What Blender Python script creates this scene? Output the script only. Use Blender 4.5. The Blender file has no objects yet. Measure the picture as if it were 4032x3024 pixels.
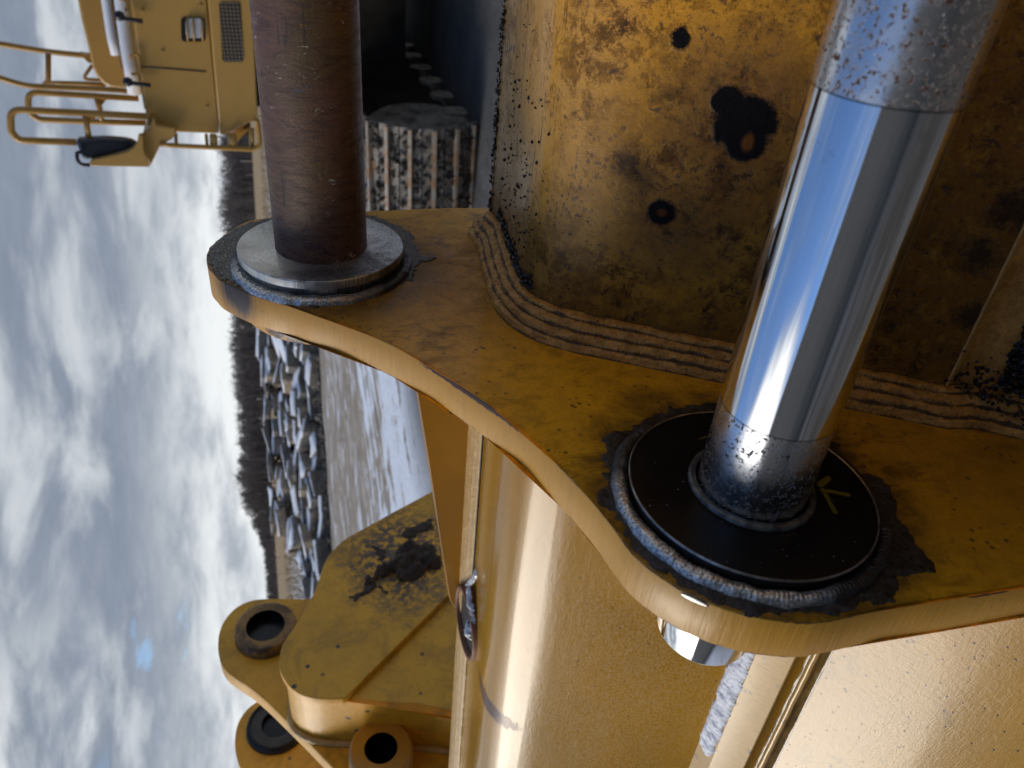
import bpy, bmesh, math, random
from mathutils import Vector, Matrix, noise as mn
sc = bpy.context.scene
C = sc.collection
random.seed(7)
# ---------------------------------------------------------------- camera geometry
F = 3028.0
CAMZ = 2.0
CAM = Vector((0, 0, CAMZ))
h1 = Vector((975-2016, 800-1512, F)); h2 = Vector((1068-2016, 2350-1512, F))
U = h1.cross(h2).normalized(); e3 = Vector((0, 0, 1)); FWD = (e3-U*e3.dot(U)).normalized(); RX = FWD.cross(U)
def ray(x, y):
    c = Vector((x-2016, y-1512, F)); return Vector((RX.dot(c), FWD.dot(c), U.dot(c)))
cd = bpy.data.cameras.new('camera'); cam = bpy.data.objects.new('camera', cd); C.objects.link(cam); sc.camera = cam
cd.sensor_width = 36; cd.lens = 36*F/4032; cd.clip_start = .02; cd.clip_end = 6000
cx = Vector((RX.x, FWD.x, U.x)); cy = -Vector((RX.y, FWD.y, U.y)); cz = -Vector((RX.z, FWD.z, U.z))
cam.matrix_world = Matrix(((cx.x, cy.x, cz.x, 0), (cx.y, cy.y, cz.y, 0), (cx.z, cy.z, cz.z, CAMZ), (0, 0, 0, 1)))
cd.dof.use_dof = True; cd.dof.focus_distance = .74; cd.dof.aperture_fstop = 9.0
# ---------------------------------------------------------------- node helper
class N:
    def __init__(s, tree): s.t = tree; s.nd = tree.nodes; s.lk = tree.links
    def new(s, ty, **k):
        n = s.nd.new(ty)
        for a, b in k.items(): setattr(n, a, b)
        return n
    def put(s, sock, v):
        if isinstance(v, bpy.types.NodeSocket): s.lk.new(v, sock)
        elif v is not None:
            if isinstance(v, (tuple, list)) and len(v) == 3 and sock.type == 'RGBA': v = (*v, 1)
            sock.default_value = v
    def m(s, op, a, b=None, c=None, clamp=False):
        n = s.new('ShaderNodeMath', operation=op, use_clamp=clamp); s.put(n.inputs[0], a); s.put(n.inputs[1], b); s.put(n.inputs[2], c); return n.outputs[0]
    def v(s, op, a, b=None):
        n = s.new('ShaderNodeVectorMath', operation=op); s.put(n.inputs[0], a); s.put(n.inputs[1], b)
        return n.outputs['Value'] if op in ('LENGTH', 'DOT_PRODUCT', 'DISTANCE') else n.outputs['Vector']
    def noise(s, P, sc=5., det=4., ro=.55, di=0., out='Fac'):
        n = s.new('ShaderNodeTexNoise'); s.put(n.inputs['Vector'], P); n.inputs['Scale'].default_value = sc
        n.inputs['Detail'].default_value = det; n.inputs['Roughness'].default_value = ro; n.inputs['Distortion'].default_value = di
        return n.outputs[out]
    def vor(s, P, sc=5., feat='F1', out='Distance', rnd=1.):
        n = s.new('ShaderNodeTexVoronoi', feature=feat); s.put(n.inputs['Vector'], P); n.inputs['Scale'].default_value = sc; n.inputs['Randomness'].default_value = rnd
        return n.outputs[out]
    def mr(s, x, a, b, c=0., d=1., sm=False):
        n = s.new('ShaderNodeMapRange', interpolation_type='SMOOTHSTEP' if sm else 'LINEAR'); n.clamp = True
        for i, q in enumerate((x, a, b, c, d)): s.put(n.inputs[i], q)
        return n.outputs[0]
    def mix(s, f, a, b, ty='MIX'):
        n = s.new('ShaderNodeMix', data_type='RGBA', blend_type=ty); s.put(n.inputs[0], f); s.put(n.inputs[6], a); s.put(n.inputs[7], b); return n.outputs[2]
    def fmix(s, f, a, b):
        n = s.new('ShaderNodeMix', data_type='FLOAT'); s.put(n.inputs[0], f); s.put(n.inputs[2], a); s.put(n.inputs[3], b); return n.outputs[0]
    def mx(s, *a):
        r = a[0]
        for b in a[1:]: r = s.m('MAXIMUM', r, b)
        return r
    def sxyz(s, P):
        n = s.new('ShaderNodeSeparateXYZ'); s.put(n.inputs[0], P); return n.outputs
    def P(s, off=(0, 0, 0), scale=(1, 1, 1)):
        tc = s.new('ShaderNodeTexCoord'); r = tc.outputs['Object']
        if off != (0, 0, 0): r = s.v('ADD', r, off)
        if scale != (1, 1, 1): r = s.v('MULTIPLY', r, scale)
        return r
    def st(s, P, scale): return s.v('MULTIPLY', P, scale)
    def blob(s, P, c, r, nz=None, k=.5, soft=.12):
        d = s.v('LENGTH', s.v('DIVIDE', s.v('SUBTRACT', P, c), r))
        if nz is not None: d = s.m('ADD', d, s.m('MULTIPLY', s.m('SUBTRACT', nz, .5), k))
        return s.mr(d, 1+soft, 1-soft)
def mat(name, build):
    m = bpy.data.materials.new(name); m.use_nodes = True; m.node_tree.nodes.clear()
    n = N(m.node_tree); out = n.new('ShaderNodeOutputMaterial'); b = n.new('ShaderNodeBsdfPrincipled'); n.lk.new(b.outputs[0], out.inputs[0])
    r = build(n) or {}
    nm = {'col': 'Base Color', 'ro': 'Roughness', 'me': 'Metallic', 'coat': 'Coat Weight', 'cro': 'Coat Roughness', 'spec': 'Specular IOR Level', 'alpha': 'Alpha', 'trans': 'Transmission Weight', 'sss': 'Subsurface Weight'}
    for k, q in r.items():
        if k == 'bump':
            h, dist, *st = q; bp = n.new('ShaderNodeBump'); bp.inputs['Distance'].default_value = dist; bp.inputs['Strength'].default_value = st[0] if st else 1.
            n.put(bp.inputs['Height'], h); n.lk.new(bp.outputs[0], b.inputs['Normal']); continue
        if k == 'cbump':
            h, dist = q; bp = n.new('ShaderNodeBump'); bp.inputs['Distance'].default_value = dist; n.put(bp.inputs['Height'], h); n.lk.new(bp.outputs[0], b.inputs['Coat Normal']); continue
        n.put(b.inputs[nm[k]], q)
    return m
# ---------------------------------------------------------------- world: sky with clouds
GLOW = 1.9
v_sky = (.5816, .8135)
w = bpy.data.worlds.new('World'); sc.world = w; w.use_nodes = True; w.node_tree.nodes.clear()
n = N(w.node_tree)
SUN_EL, SUN_ROT = math.radians(31), math.radians(-74)
tc = n.new('ShaderNodeTexCoord'); D = n.v('NORMALIZE', tc.outputs['Generated']); X, Y, Z = n.sxyz(D)
sky = n.new('ShaderNodeTexSky', sky_type='NISHITA'); sky.sun_disc = False; sky.sun_elevation = SUN_EL; sky.sun_rotation = SUN_ROT
sky.air_density = 1.0; sky.dust_density = .3; sky.ozone_density = 3.0
zz = n.m('ADD', n.m('MAXIMUM', Z, 0.), .10)
cb = n.new('ShaderNodeCombineXYZ'); n.put(cb.inputs[0], n.m('DIVIDE', X, zz)); n.put(cb.inputs[1], n.m('DIVIDE', Y, zz)); n.put(cb.inputs[2], 0.3)
Pc = cb.outputs[0]
big = n.noise(Pc, .75, 3, .5, .4); mid = n.noise(n.v('ADD', Pc, (13.1, 4.2, 0)), 1.9, 6, .58, .5); fine = n.noise(Pc, 5., 5, .6, .3)
# lower puffy band close to the horizon uses direction-space noise so that it does not smear
puff = n.noise(n.v('MULTIPLY', D, (9, 9, 26)), 1.4, 5, .55, .3)
puff2 = n.noise(n.v('MULTIPLY', D, (3.3, 3.3, 11.5)), 1.5, 6, .55, .35)
cover = n.m('ADD', n.m('MULTIPLY', big, .6), n.m('MULTIPLY', mid, .4))
br = n.mr(n.m('ADD', n.m('MULTIPLY', big, .3), n.m('MULTIPLY', puff2, .8)), .50, .70, 0, 1, True)
low = n.mr(Z, .17, .03, 0, 1, True)
puffm = n.m('MULTIPLY', low, n.mr(n.m('ADD', n.m('MULTIPLY', puff, .55), n.m('MULTIPLY', puff2, .5)), .36, .64, 0.25, 1.05, True))
left = n.mr(X, -.12, -.40, 0, 1, True); front = n.mr(Y, .2, .7, 0, 1, True)
lm = n.m('MULTIPLY', n.m('MULTIPLY', left, front), n.mr(Z, .10, .20, 0, 1, True))
lm = n.m('MULTIPLY', lm, n.mr(puff2, .38, .60, 0, 1, True))
brt = n.mx(n.m('MULTIPLY', br, .55), puffm, n.m('MULTIPLY', lm, .9))
ccol = n.mix(brt, (.205, .245, .315, 1), (.80, .83, .84, 1))
ccol = n.mix(n.m('MULTIPLY', n.mr(fine, .35, .7), .10), ccol, (.62, .66, .72, 1))
ccol = n.mix(n.mr(Z, .03, -.01, 0, 1), ccol, (.74, .78, .80, 1))
# the deck is thin and bright where the sun stands behind it
sdv = (math.sin(SUN_ROT)*math.cos(SUN_EL), math.cos(SUN_ROT)*math.cos(SUN_EL), math.sin(SUN_EL))
lobe = n.mr(n.m('ADD', n.v('DOT_PRODUCT', D, sdv), n.m('MULTIPLY', n.m('SUBTRACT', cover, .5), .12)), .87, .965, 0, 1, True); glow = n.m('MULTIPLY', lobe, n.mr(fine, .3, .7, .75, 1.1))
glow = n.m('MULTIPLY', glow, n.mr(mid, .3, .7, .7, 1.15))
gap = n.m('MULTIPLY', n.m('MULTIPLY', n.mr(n.m('ADD', puff2, n.m('MULTIPLY', n.m('SUBTRACT', fine, .5), .10)), .38, .31, 0, .42, True), n.mr(Z, .05, .09)), n.mr(Z, .2, .14))
Bv = (-v_sky[0]*math.cos(math.radians(80)), -v_sky[1]*math.cos(math.radians(80)), math.sin(math.radians(80)))
high = n.mr(n.m('ADD', n.v('DOT_PRODUCT', D, Bv), n.m('MULTIPLY', n.m('SUBTRACT', cover, .5), -.35)), .585, .635, 0, 1, True)
clear = n.mx(gap, n.m('MULTIPLY', n.m('MULTIPLY', high, n.m('SUBTRACT', 1., n.mr(lobe, 0, .4))), n.m('SUBTRACT', 1., n.mr(mid, .42, .72, .04, .45, True))))
ccol = n.mix(glow, ccol, (1., .97, .93, 1)); cstr = n.m('ADD', 1., n.m('MULTIPLY', glow, GLOW))
b1 = n.new('ShaderNodeBackground'); n.put(b1.inputs[0], n.mix(1., sky.outputs[0], (.68, .88, 1.08, 1), 'MULTIPLY')); b1.inputs[1].default_value = .15
b2 = n.new('ShaderNodeBackground'); n.put(b2.inputs[0], ccol); n.put(b2.inputs[1], cstr)
mxs = n.new('ShaderNodeMixShader'); n.put(mxs.inputs[0], clear); n.lk.new(b2.outputs[0], mxs.inputs[1]); n.lk.new(b1.outputs[0], mxs.inputs[2])
wo = n.new('ShaderNodeOutputWorld'); n.lk.new(mxs.outputs[0], wo.inputs[0])
# sun behind thin cloud, behind and left of the camera
sl = bpy.data.lights.new('sun', 'SUN'); sl.energy = 1.3; sl.angle = math.radians(25); sl.color = (1, .91, .78)
so = bpy.data.objects.new('sun', sl); C.objects.link(so)
az = SUN_ROT; sd = Vector((math.sin(az)*math.cos(SUN_EL), math.cos(az)*math.cos(SUN_EL), math.sin(SUN_EL)))
so.rotation_euler = sd.to_track_quat('Z', 'Y').to_euler(); so.location = (0, -3, 8)
sc.view_settings.view_transform = 'Standard'; sc.view_settings.look = 'None'; sc.view_settings.exposure = .18; sc.view_settings.gamma = 1
sc.view_settings.use_curve_mapping = False
sc.render.engine = 'CYCLES'; sc.cycles.use_denoising = True; sc.cycles.max_bounces = 7; sc.cycles.sample_clamp_indirect = 6
# ---------------------------------------------------------------- machine frame: a = along the pins (away to the left), s = forward, h = up
n_ = ray(1602, 5862).normalized(); v_ = Vector((0, 0, 1)).cross(n_).normalized()
if v_.y < 0: v_ = -v_
w_ = n_.cross(v_)
if w_.z < 0: w_ = -w_
DP = .38
LM = Matrix(((n_.x, v_.x, w_.x, 0), (n_.y, v_.y, w_.y, 0), (n_.z, v_.z, w_.z, 0), (0, 0, 0, 1)))
LM.translation = CAM + n_*DP
def Lr(x, y): r = ray(x, y); return Vector((n_.dot(r), v_.dot(r), w_.dot(r)))
def ona(x, y, a): r = Lr(x, y); k = (DP+a)/r.x; return Vector((a, r.y*k, r.z*k))
def ons(x, y, s): r = Lr(x, y); k = s/r.y; return Vector((r.x*k-DP, s, r.z*k))
def onh(x, y, h): r = Lr(x, y); k = h/r.z; return Vector((r.x*k-DP, r.y*k, h))
def ong(x, y, z=0.): r = ray(x, y); k = (z-CAMZ)/r.z; return Vector((r.x*k, r.y*k, z))
# ---------------------------------------------------------------- object helpers
def tag(o, label=None, cat=None, group=None, kind=None):
    if label: o['label'] = label
    if cat: o['category'] = cat
    if group: o['group'] = group
    if kind: o['kind'] = kind
    return o
class Thing:
    def __init__(s, name, base, label, cat, group=None, world=False):
        s.o = bpy.data.objects.new(name, None); C.objects.link(s.o); s.base = Vector(base); s.world = world
        s.o.matrix_world = (Matrix.Identity(4) if world else LM) @ Matrix.Translation(s.base)
        s.o.empty_display_size = .05; tag(s.o, label, cat, group)
def link(name, bm, m, par=None, base=None, sub=None, fr=LM, smooth=None, label=None):
    """par: Thing; sub: parent mesh object (part) inside the thing"""
    me = bpy.data.meshes.new(name); b = Vector(par.base if par else (base or (0, 0, 0)))
    if b.length: bmesh.ops.translate(bm, verts=bm.verts, vec=-b)
    if smooth is not None:
        for f in bm.faces: f.smooth = smooth
    bm.to_mesh(me); bm.free()
    for q in (m if isinstance(m, (list, tuple)) else [m]): me.materials.append(q)
    o = bpy.data.objects.new(name, me); C.objects.link(o)
    if sub is not None: o.parent = sub
    elif par: o.parent = par.o
    else: o.matrix_world = fr @ Matrix.Translation(b)
    if label: o['label'] = label
    return o
def spline(pts, per=6, closed=False):
    out = []; k = len(pts); P = [Vector(p) for p in pts]
    for i in range(k if closed else k-1):
        p0 = P[(i-1) % k] if closed or i > 0 else P[0]; p1 = P[i]; p2 = P[(i+1) % k]; p3 = P[(i+2) % k] if closed or i+2 < k else P[-1]
        for j in range(per):
            t = j/per; out.append(.5*((2*p1)+(p2-p0)*t+(2*p0-5*p1+4*p2-p3)*t*t+(3*p1-p0-3*p2+p3)*t**3))
    if not closed: out.append(P[-1])
    return out
def prism(pts, ext, bm=None, bev=0., smooth=True):
    """pts: closed 3-D outline in a plane; ext: extrusion vector; bev: edge rounding"""
    bm = bm or bmesh.new(); P = [Vector(p) for p in pts]; k = len(P); ext = Vector(ext); nn = ext.normalized()
    area = sum(((P[i]-P[0]).cross(P[(i+1) % k]-P[0]) for i in range(1, k-1)), Vector()).dot(nn)
    if area < 0: P.reverse()
    nrm = []
    for i in range(k):
        e1 = (P[i]-P[i-1]); e2 = (P[(i+1) % k]-P[i]); t = (e1.normalized()+e2.normalized())
        t = t.normalized() if t.length > 1e-6 else e1.normalized(); nrm.append(t.cross(nn))
    rings = []
    def ring(off, d): return [bm.verts.new(P[i]-nrm[i]*off+nn*d) for i in range(k)]
    L = ext.length
    lv = [(bev, 0), (bev*.3, bev*.3), (0, bev), (0, L-bev), (bev*.3, L-bev*.3), (bev, L)] if bev > 0 else [(0, 0), (0, L)]
    rings = [ring(*q) for q in lv]
    for r0, r1 in zip(rings, rings[1:]):
        for i in range(k):
            f = bm.faces.new((r0[i], r0[(i+1) % k], r1[(i+1) % k], r1[i])); f.smooth = smooth
    c0 = ring(*lv[0]); c1 = ring(*lv[-1])
    caps = [bm.faces.new(list(reversed(c0))), bm.faces.new(c1)]
    bmesh.ops.triangulate(bm, faces=caps)
    return bm
def lathe(prof, c, seg=96, bm=None, a0=0, smooth=True, fn=None):
    """prof: list of (a, r) around the a axis through c=(s,h)"""
    bm = bm or bmesh.new(); R = []
    for a, r in prof:
        row = []
        for i in range(seg):
            th = 2*math.pi*i/seg; aa, rr = (a, r) if fn is None else fn(a, r, th)
            row.append(bm.verts.new((aa+a0, c[0]+rr*math.cos(th), c[1]+rr*math.sin(th))))
        R.append(row)
    for r0, r1 in zip(R, R[1:]):
        for i in range(seg):
            f = bm.faces.new((r0[i], r0[(i+1) % seg], r1[(i+1) % seg], r1[i])); f.smooth = smooth
    bm.normal_update(); return bm
def lathe_sharp(segs, c, seg=96, bm=None, fn=None):
    """separate smooth bands, sharp edges between them"""
    bm = bm or bmesh.new()
    for pr in segs: lathe(pr, c, seg, bm, fn=fn)
    bmesh.ops.recalc_face_normals(bm, faces=bm.faces) if False else None
    return bm
def box(bm, lo, hi):
    lo = Vector(lo); hi = Vector(hi)
    vs = [bm.verts.new((lo.x if i & 1 == 0 else hi.x, lo.y if i & 2 == 0 else hi.y, lo.z if i & 4 == 0 else hi.z)) for i in range(8)]
    for f in ((0, 2, 3, 1), (4, 5, 7, 6), (0, 1, 5, 4), (2, 6, 7, 3), (0, 4, 6, 2), (1, 3, 7, 5)): bm.faces.new([vs[i] for i in f])
    return bm
def tube(pts, r, bm=None, seg=10, closed=False, cap=True):
    bm = bm or bmesh.new(); P = [Vector(p) for p in pts]; k = len(P); R = []; up = None
    for i in range(k):
        t = ((P[(i+1) % k] if (closed or i < k-1) else P[i])-(P[i-1] if (closed or i > 0) else P[i])).normalized()
        if up is None: up = t.orthogonal().normalized()
        up = (up-t*up.dot(t)).normalized(); b = t.cross(up)
        R.append([bm.verts.new(P[i]+(up*math.cos(2*math.pi*j/seg)+b*math.sin(2*math.pi*j/seg))*r) for j in range(seg)])
    for i in range(k if closed else k-1):
        r0, r1 = R[i], R[(i+1) % k]
        for j in range(seg):
            f = bm.faces.new((r0[j], r0[(j+1) % seg], r1[(j+1) % seg], r1[j])); f.smooth = True
    if cap and not closed:
        bm.faces.new(list(reversed(R[0]))); bm.faces.new(R[-1])
    return bm
def bend(pts, rad=.06, k=5):
    """round the corners of a polyline"""
    P = [Vector(p) for p in pts]; out = [P[0]]
    for i in range(1, len(P)-1):
        a = P[i-1]-P[i]; b = P[i+1]-P[i]; r = min(rad, a.length*.45, b.length*.45); p = P[i]+a.normalized()*r; q = P[i]+b.normalized()*r
        for j in range(k+1):
            t = j/k; out.append(p*(1-t)**2+P[i]*2*t*(1-t)+q*t*t)
    out.append(P[-1]); return out
def inpoly(x, y, poly):
    c = False; k = len(poly); dm = 1e9
    for i in range(k):
        x1, y1 = poly[i]; x2, y2 = poly[(i+1) % k]
        if (y1 > y) != (y2 > y) and x < (x2-x1)*(y-y1)/(y2-y1)+x1: c = not c
        dx, dy = x2-x1, y2-y1; t = max(0, min(1, ((x-x1)*dx+(y-y1)*dy)/(dx*dx+dy*dy+1e-18))); d = math.hypot(x-x1-t*dx, y-y1-t*dy)
        if d < dm: dm = d
    return dm if c else -dm
def sheet(poly, step, hfun, to3, edge=.004, jag=.003, jsc=60.):
    """lumpy layer over a polygon: poly in 2-D, to3(u,v,height) -> point"""
    bm = bmesh.new(); us = [p[0] for p in poly]; vs = [p[1] for p in poly]; e = jag*1.5
    nu = int((max(us)-min(us)+2*e)/step)+2; nv = int((max(vs)-min(vs)+2*e)/step)+2; G = {}
    for i in range(nu):
        for j in range(nv):
            u = min(us)-e+i*step; v = min(vs)-e+j*step
            d = inpoly(u, v, poly)+jag*mn.noise((u*jsc, v*jsc, 3.))+jag*.5*mn.noise((u*jsc*2.7, v*jsc*2.7, 9.))
            if d > -step: G[i, j] = bm.verts.new(to3(u, v, hfun(u, v)*max(0, min(1, d/edge))**.5 - (.0006 if d < 0 else 0)))
    for (i, j) in list(G):
        q = [(i, j), (i+1, j), (i+1, j+1), (i, j+1)]
        if all(k in G for k in q):
            f = bm.faces.new([G[k] for k in q]); f.smooth = True
    return bm
# ---------------------------------------------------------------- materials
B1 = (.7704, -.0511); B2 = (.3426, -.3172)
YEL = (.43, .205, .026)
def paint(name, off=(0, 0, 0), base=YEL, gloss=.28, peel=900., pd=.00012, dirt=.25, dcol=(.10, .055, .02), grain=(1, 1, 1), sc_=1., chips=.5, coat=.35, cro=.12, extra=None):
    def f(n):
        P = n.P(off); Q = n.st(P, (sc_, sc_, sc_))
        big = n.noise(Q, 7, 5, .6, .3); med = n.noise(n.st(Q, grain), 42, 6, .65, .2); fn = n.noise(n.st(Q, grain), 260, 4, .6)
        col = n.mix(n.mr(big, .3, .7), tuple(c*.90 for c in base), tuple(min(1, c*1.1) for c in base))
        col = n.mix(n.m('MULTIPLY', n.mr(med, .45, .75), dirt), col, dcol)
        col = n.mix(n.m('MULTIPLY', n.mr(fn, .5, .8), dirt*.6), col, dcol)
        vs = n.vor(n.v('ADD', n.st(Q, (1, 1, 1)), n.v('SCALE', (1, 1, 1))) if False else Q, 38)
        rs = n.noise(Q, 17, 3, .6)
        chip = n.m('MULTIPLY', n.mr(n.m('ADD', vs, n.m('MULTIPLY', fn, .12)), .175, .135), n.mr(rs, .50, .56))
        chip = n.m('MULTIPLY', chip, chips)
        col = n.mix(chip, col, (.035, .03, .03, 1))
        ro = n.fmix(n.m('MULTIPLY', n.mr(med, .4, .75), dirt*1.2), gloss, .62)
        pe = n.noise(Q, peel, 2, .5); h = n.m('ADD', n.m('MULTIPLY', pe, .5), n.m('SUBTRACT', n.m('MULTIPLY', big, 2.), n.m('MULTIPLY', chip, 1.2)))
        r = {'col': col, 'ro': ro, 'coat': coat, 'cro': cro, 'bump': (h, pd*2), 'spec': .5}
        if extra: extra(n, P, r)
        return r
    return mat(name, f)
def x_plate(n, P, r):
    """grime on the ear face: brown smears round the welds, scratches"""
    nz = n.noise(P, 22, 6, .65, .6); nz2 = n.noise(P, 70, 6, .7); fi = n.noise(P, 330, 4, .65)
    col = r['col']
    gr = n.mx(n.m('MULTIPLY', n.blob(P, (0, .74, -.20), (.2, .13, .15), nz, 1.3, .55), .8), n.m('MULTIPLY', n.blob(P, (0, .63, -.34), (.2, .06, .12), nz, 1.3, .6), .5),
              n.m('MULTIPLY', n.blob(P, (0, .36, -.66), (.2, .20, .20), nz, 1.6, .7), .85), n.m('MULTIPLY', n.blob(P, (0, .78, -.06), (.2, .16, .15), nz, .9, .4), .9))
    brown = n.mix(n.mr(nz2, .36, .62), (.075, .036, .010, 1), (.24, .115, .016, 1))
    m_ = n.m('MULTIPLY', gr, n.mr(nz, .30, .62, .25, 1))
    col = n.mix(m_, col, brown)
    smr = n.m('MULTIPLY', n.mr(n.noise(n.st(P, (1, 1.6, 1)), 30, 8, .74, .9), .47, .60), n.mr(n.noise(n.v('ADD', P, (8, 1, 4)), 7, 4, .6), .40, .58, .08, .9)); col = n.mix(n.m('MULTIPLY', smr, .8), col, brown)
    rb_ = n.v('LENGTH', n.v('SUBTRACT', P, (0, B2[0], B2[1]))); sm0 = n.m('MULTIPLY', n.mr(n.m('ADD', rb_, n.m('MULTIPLY', n.m('SUBTRACT', nz, .5), .09)), .150, .098, 0, 1, True), n.mr(nz2, .3, .6, .5, 1)); col = n.mix(n.m('MULTIPLY', sm0, .85), col, (.014, .010, .008, 1))
    rb1 = n.v('LENGTH', n.v('SUBTRACT', P, (0, B1[0], B1[1]))); sm1 = n.m('MULTIPLY', n.mr(n.m('ADD', rb1, n.m('MULTIPLY', n.m('SUBTRACT', nz, .5), .12)), .150, .10, 0, 1, True), n.mr(nz2, .3, .6, .5, 1)); col = n.mix(n.m('MULTIPLY', sm1, .7), col, (.022, .016, .012, 1))
    sp = n.m('MULTIPLY', n.mr(n.vor(P, 115), .26, .17), n.mr(n.noise(P, 24, 3), .48, .6)); col = n.mix(n.m('MULTIPLY', sp, .75), col, (.085, .045, .018, 1))
    dk = n.m('MULTIPLY', n.mr(fi, .52, .72), n.mr(nz2, .42, .65)); col = n.mix(n.m('MULTIPLY', dk, .5), col, (.10, .05, .012, 1))
    # scrape marks, long and thin
    q = n.new('ShaderNodeMapping'); q.inputs['Rotation'].default_value = (math.radians(22), 0, 0); n.put(q.inputs[0], P)
    scr = n.noise(n.st(q.outputs[0], (1, 14, 230)), 1.3, 4, .7, .2); sm = n.m('MULTIPLY', n.mr(scr, .64, .70), n.mr(n.noise(P, 11, 2), .5, .62))
    col = n.mix(n.m('MULTIPLY', sm, .7), col, (.50, .26, .03, 1))
    q2 = n.new('ShaderNodeMapping'); q2.inputs['Rotation'].default_value = (math.radians(-8), 0, 0); n.put(q2.inputs[0], P)
    scr2 = n.noise(n.st(q2.outputs[0], (1, 9, 190)), 1.1, 4, .7, .2); sm2 = n.m('MULTIPLY', n.mr(scr2, .66, .71), n.mr(n.noise(n.v('ADD', P, (3, 3, 3)), 9, 2), .5, .6))
    col = n.mix(n.m('MULTIPLY', sm2, .75), col, (.03, .024, .02, 1))
    r['spec'] = n.fmix(n.mx(m_, smr), .4, .12); r['col'] = col; r['ro'] = n.fmix(m_, r['ro'], .58); r['coat'] = n.m('MULTIPLY', n.m('SUBTRACT', 1., m_), .25)
    r['bump'] = (n.m('ADD', n.m('MULTIPLY', nz2, 1.), n.m('MULTIPLY', fi, .5)), .00045)
def x_edge(n, P, r):
    """flame-cut edge: fine drag lines across the thickness, worn arrises"""
    a, s, h = n.sxyz(P)
    wave = n.noise(n.st(P, (12, 420, 420)), 1.0, 3, .6); w2 = n.noise(n.st(P, (25, 160, 160)), 1.0, 4, .7)
    col = n.mix(n.m('MULTIPLY', n.mr(wave, .5, .75), .22), r['col'], (.62, .37, .13, 1))
    col = n.mix(n.m('MULTIPLY', n.mr(w2, .5, .8), .18), col, (.25, .13, .03, 1))
    ez = n.noise(P, 160, 5, .7); e0 = n.m('MULTIPLY', n.mr(n.m('ADD', a, n.m('MULTIPLY', ez, .0042)), .0036, .0026), n.mr(n.noise(P, 26, 4), .42, .52))
    e1 = n.m('MULTIPLY', n.mr(n.m('SUBTRACT', a, n.m('MULTIPLY', ez, .005)), .0308, .0322), n.mr(n.noise(n.v('ADD', P, (5, 1, 2)), 30, 4), .48, .56))
    e2 = n.m('MULTIPLY', n.blob(P, tuple(ona(1865, 1556, .003)), (.03, .062, .062)), n.mr(n.m('ADD', a, n.m('MULTIPLY', ez, .006)), .0088, .0072)); e3_ = n.m('MULTIPLY', n.blob(P, tuple(ona(3890, 2332, .002)), (.02, .02, .016)), n.mr(n.m('ADD', a, n.m('MULTIPLY', ez, .004)), .006, .005)); col = n.mix(n.mx(e0, e1, e2, e3_), col, (.060, .028, .018, 1))
    # soot-black run at the tip of the upper ear
    sz = n.noise(n.st(P, (16, 120, 120)), 1., 4, .6)
    bk = n.m('MULTIPLY', n.blob(P, (.006, .735, .035), (.026, .035, .022), sz, 1.2, .4), .95); col = n.mix(bk, col, (.03, .026, .024, 1))
    gy = n.blob(P, (.018, .85, .050), (.04, .055, .02), n.noise(P, 40, 3), .6, .4); col = n.mix(n.m('MULTIPLY', gy, .5), col, (.36, .35, .33, 1))
    r['col'] = col; r['bump'] = (n.m('ADD', n.m('MULTIPLY', wave, 1.), n.m('MULTIPLY', w2, 1.2)), .00035)
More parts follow.
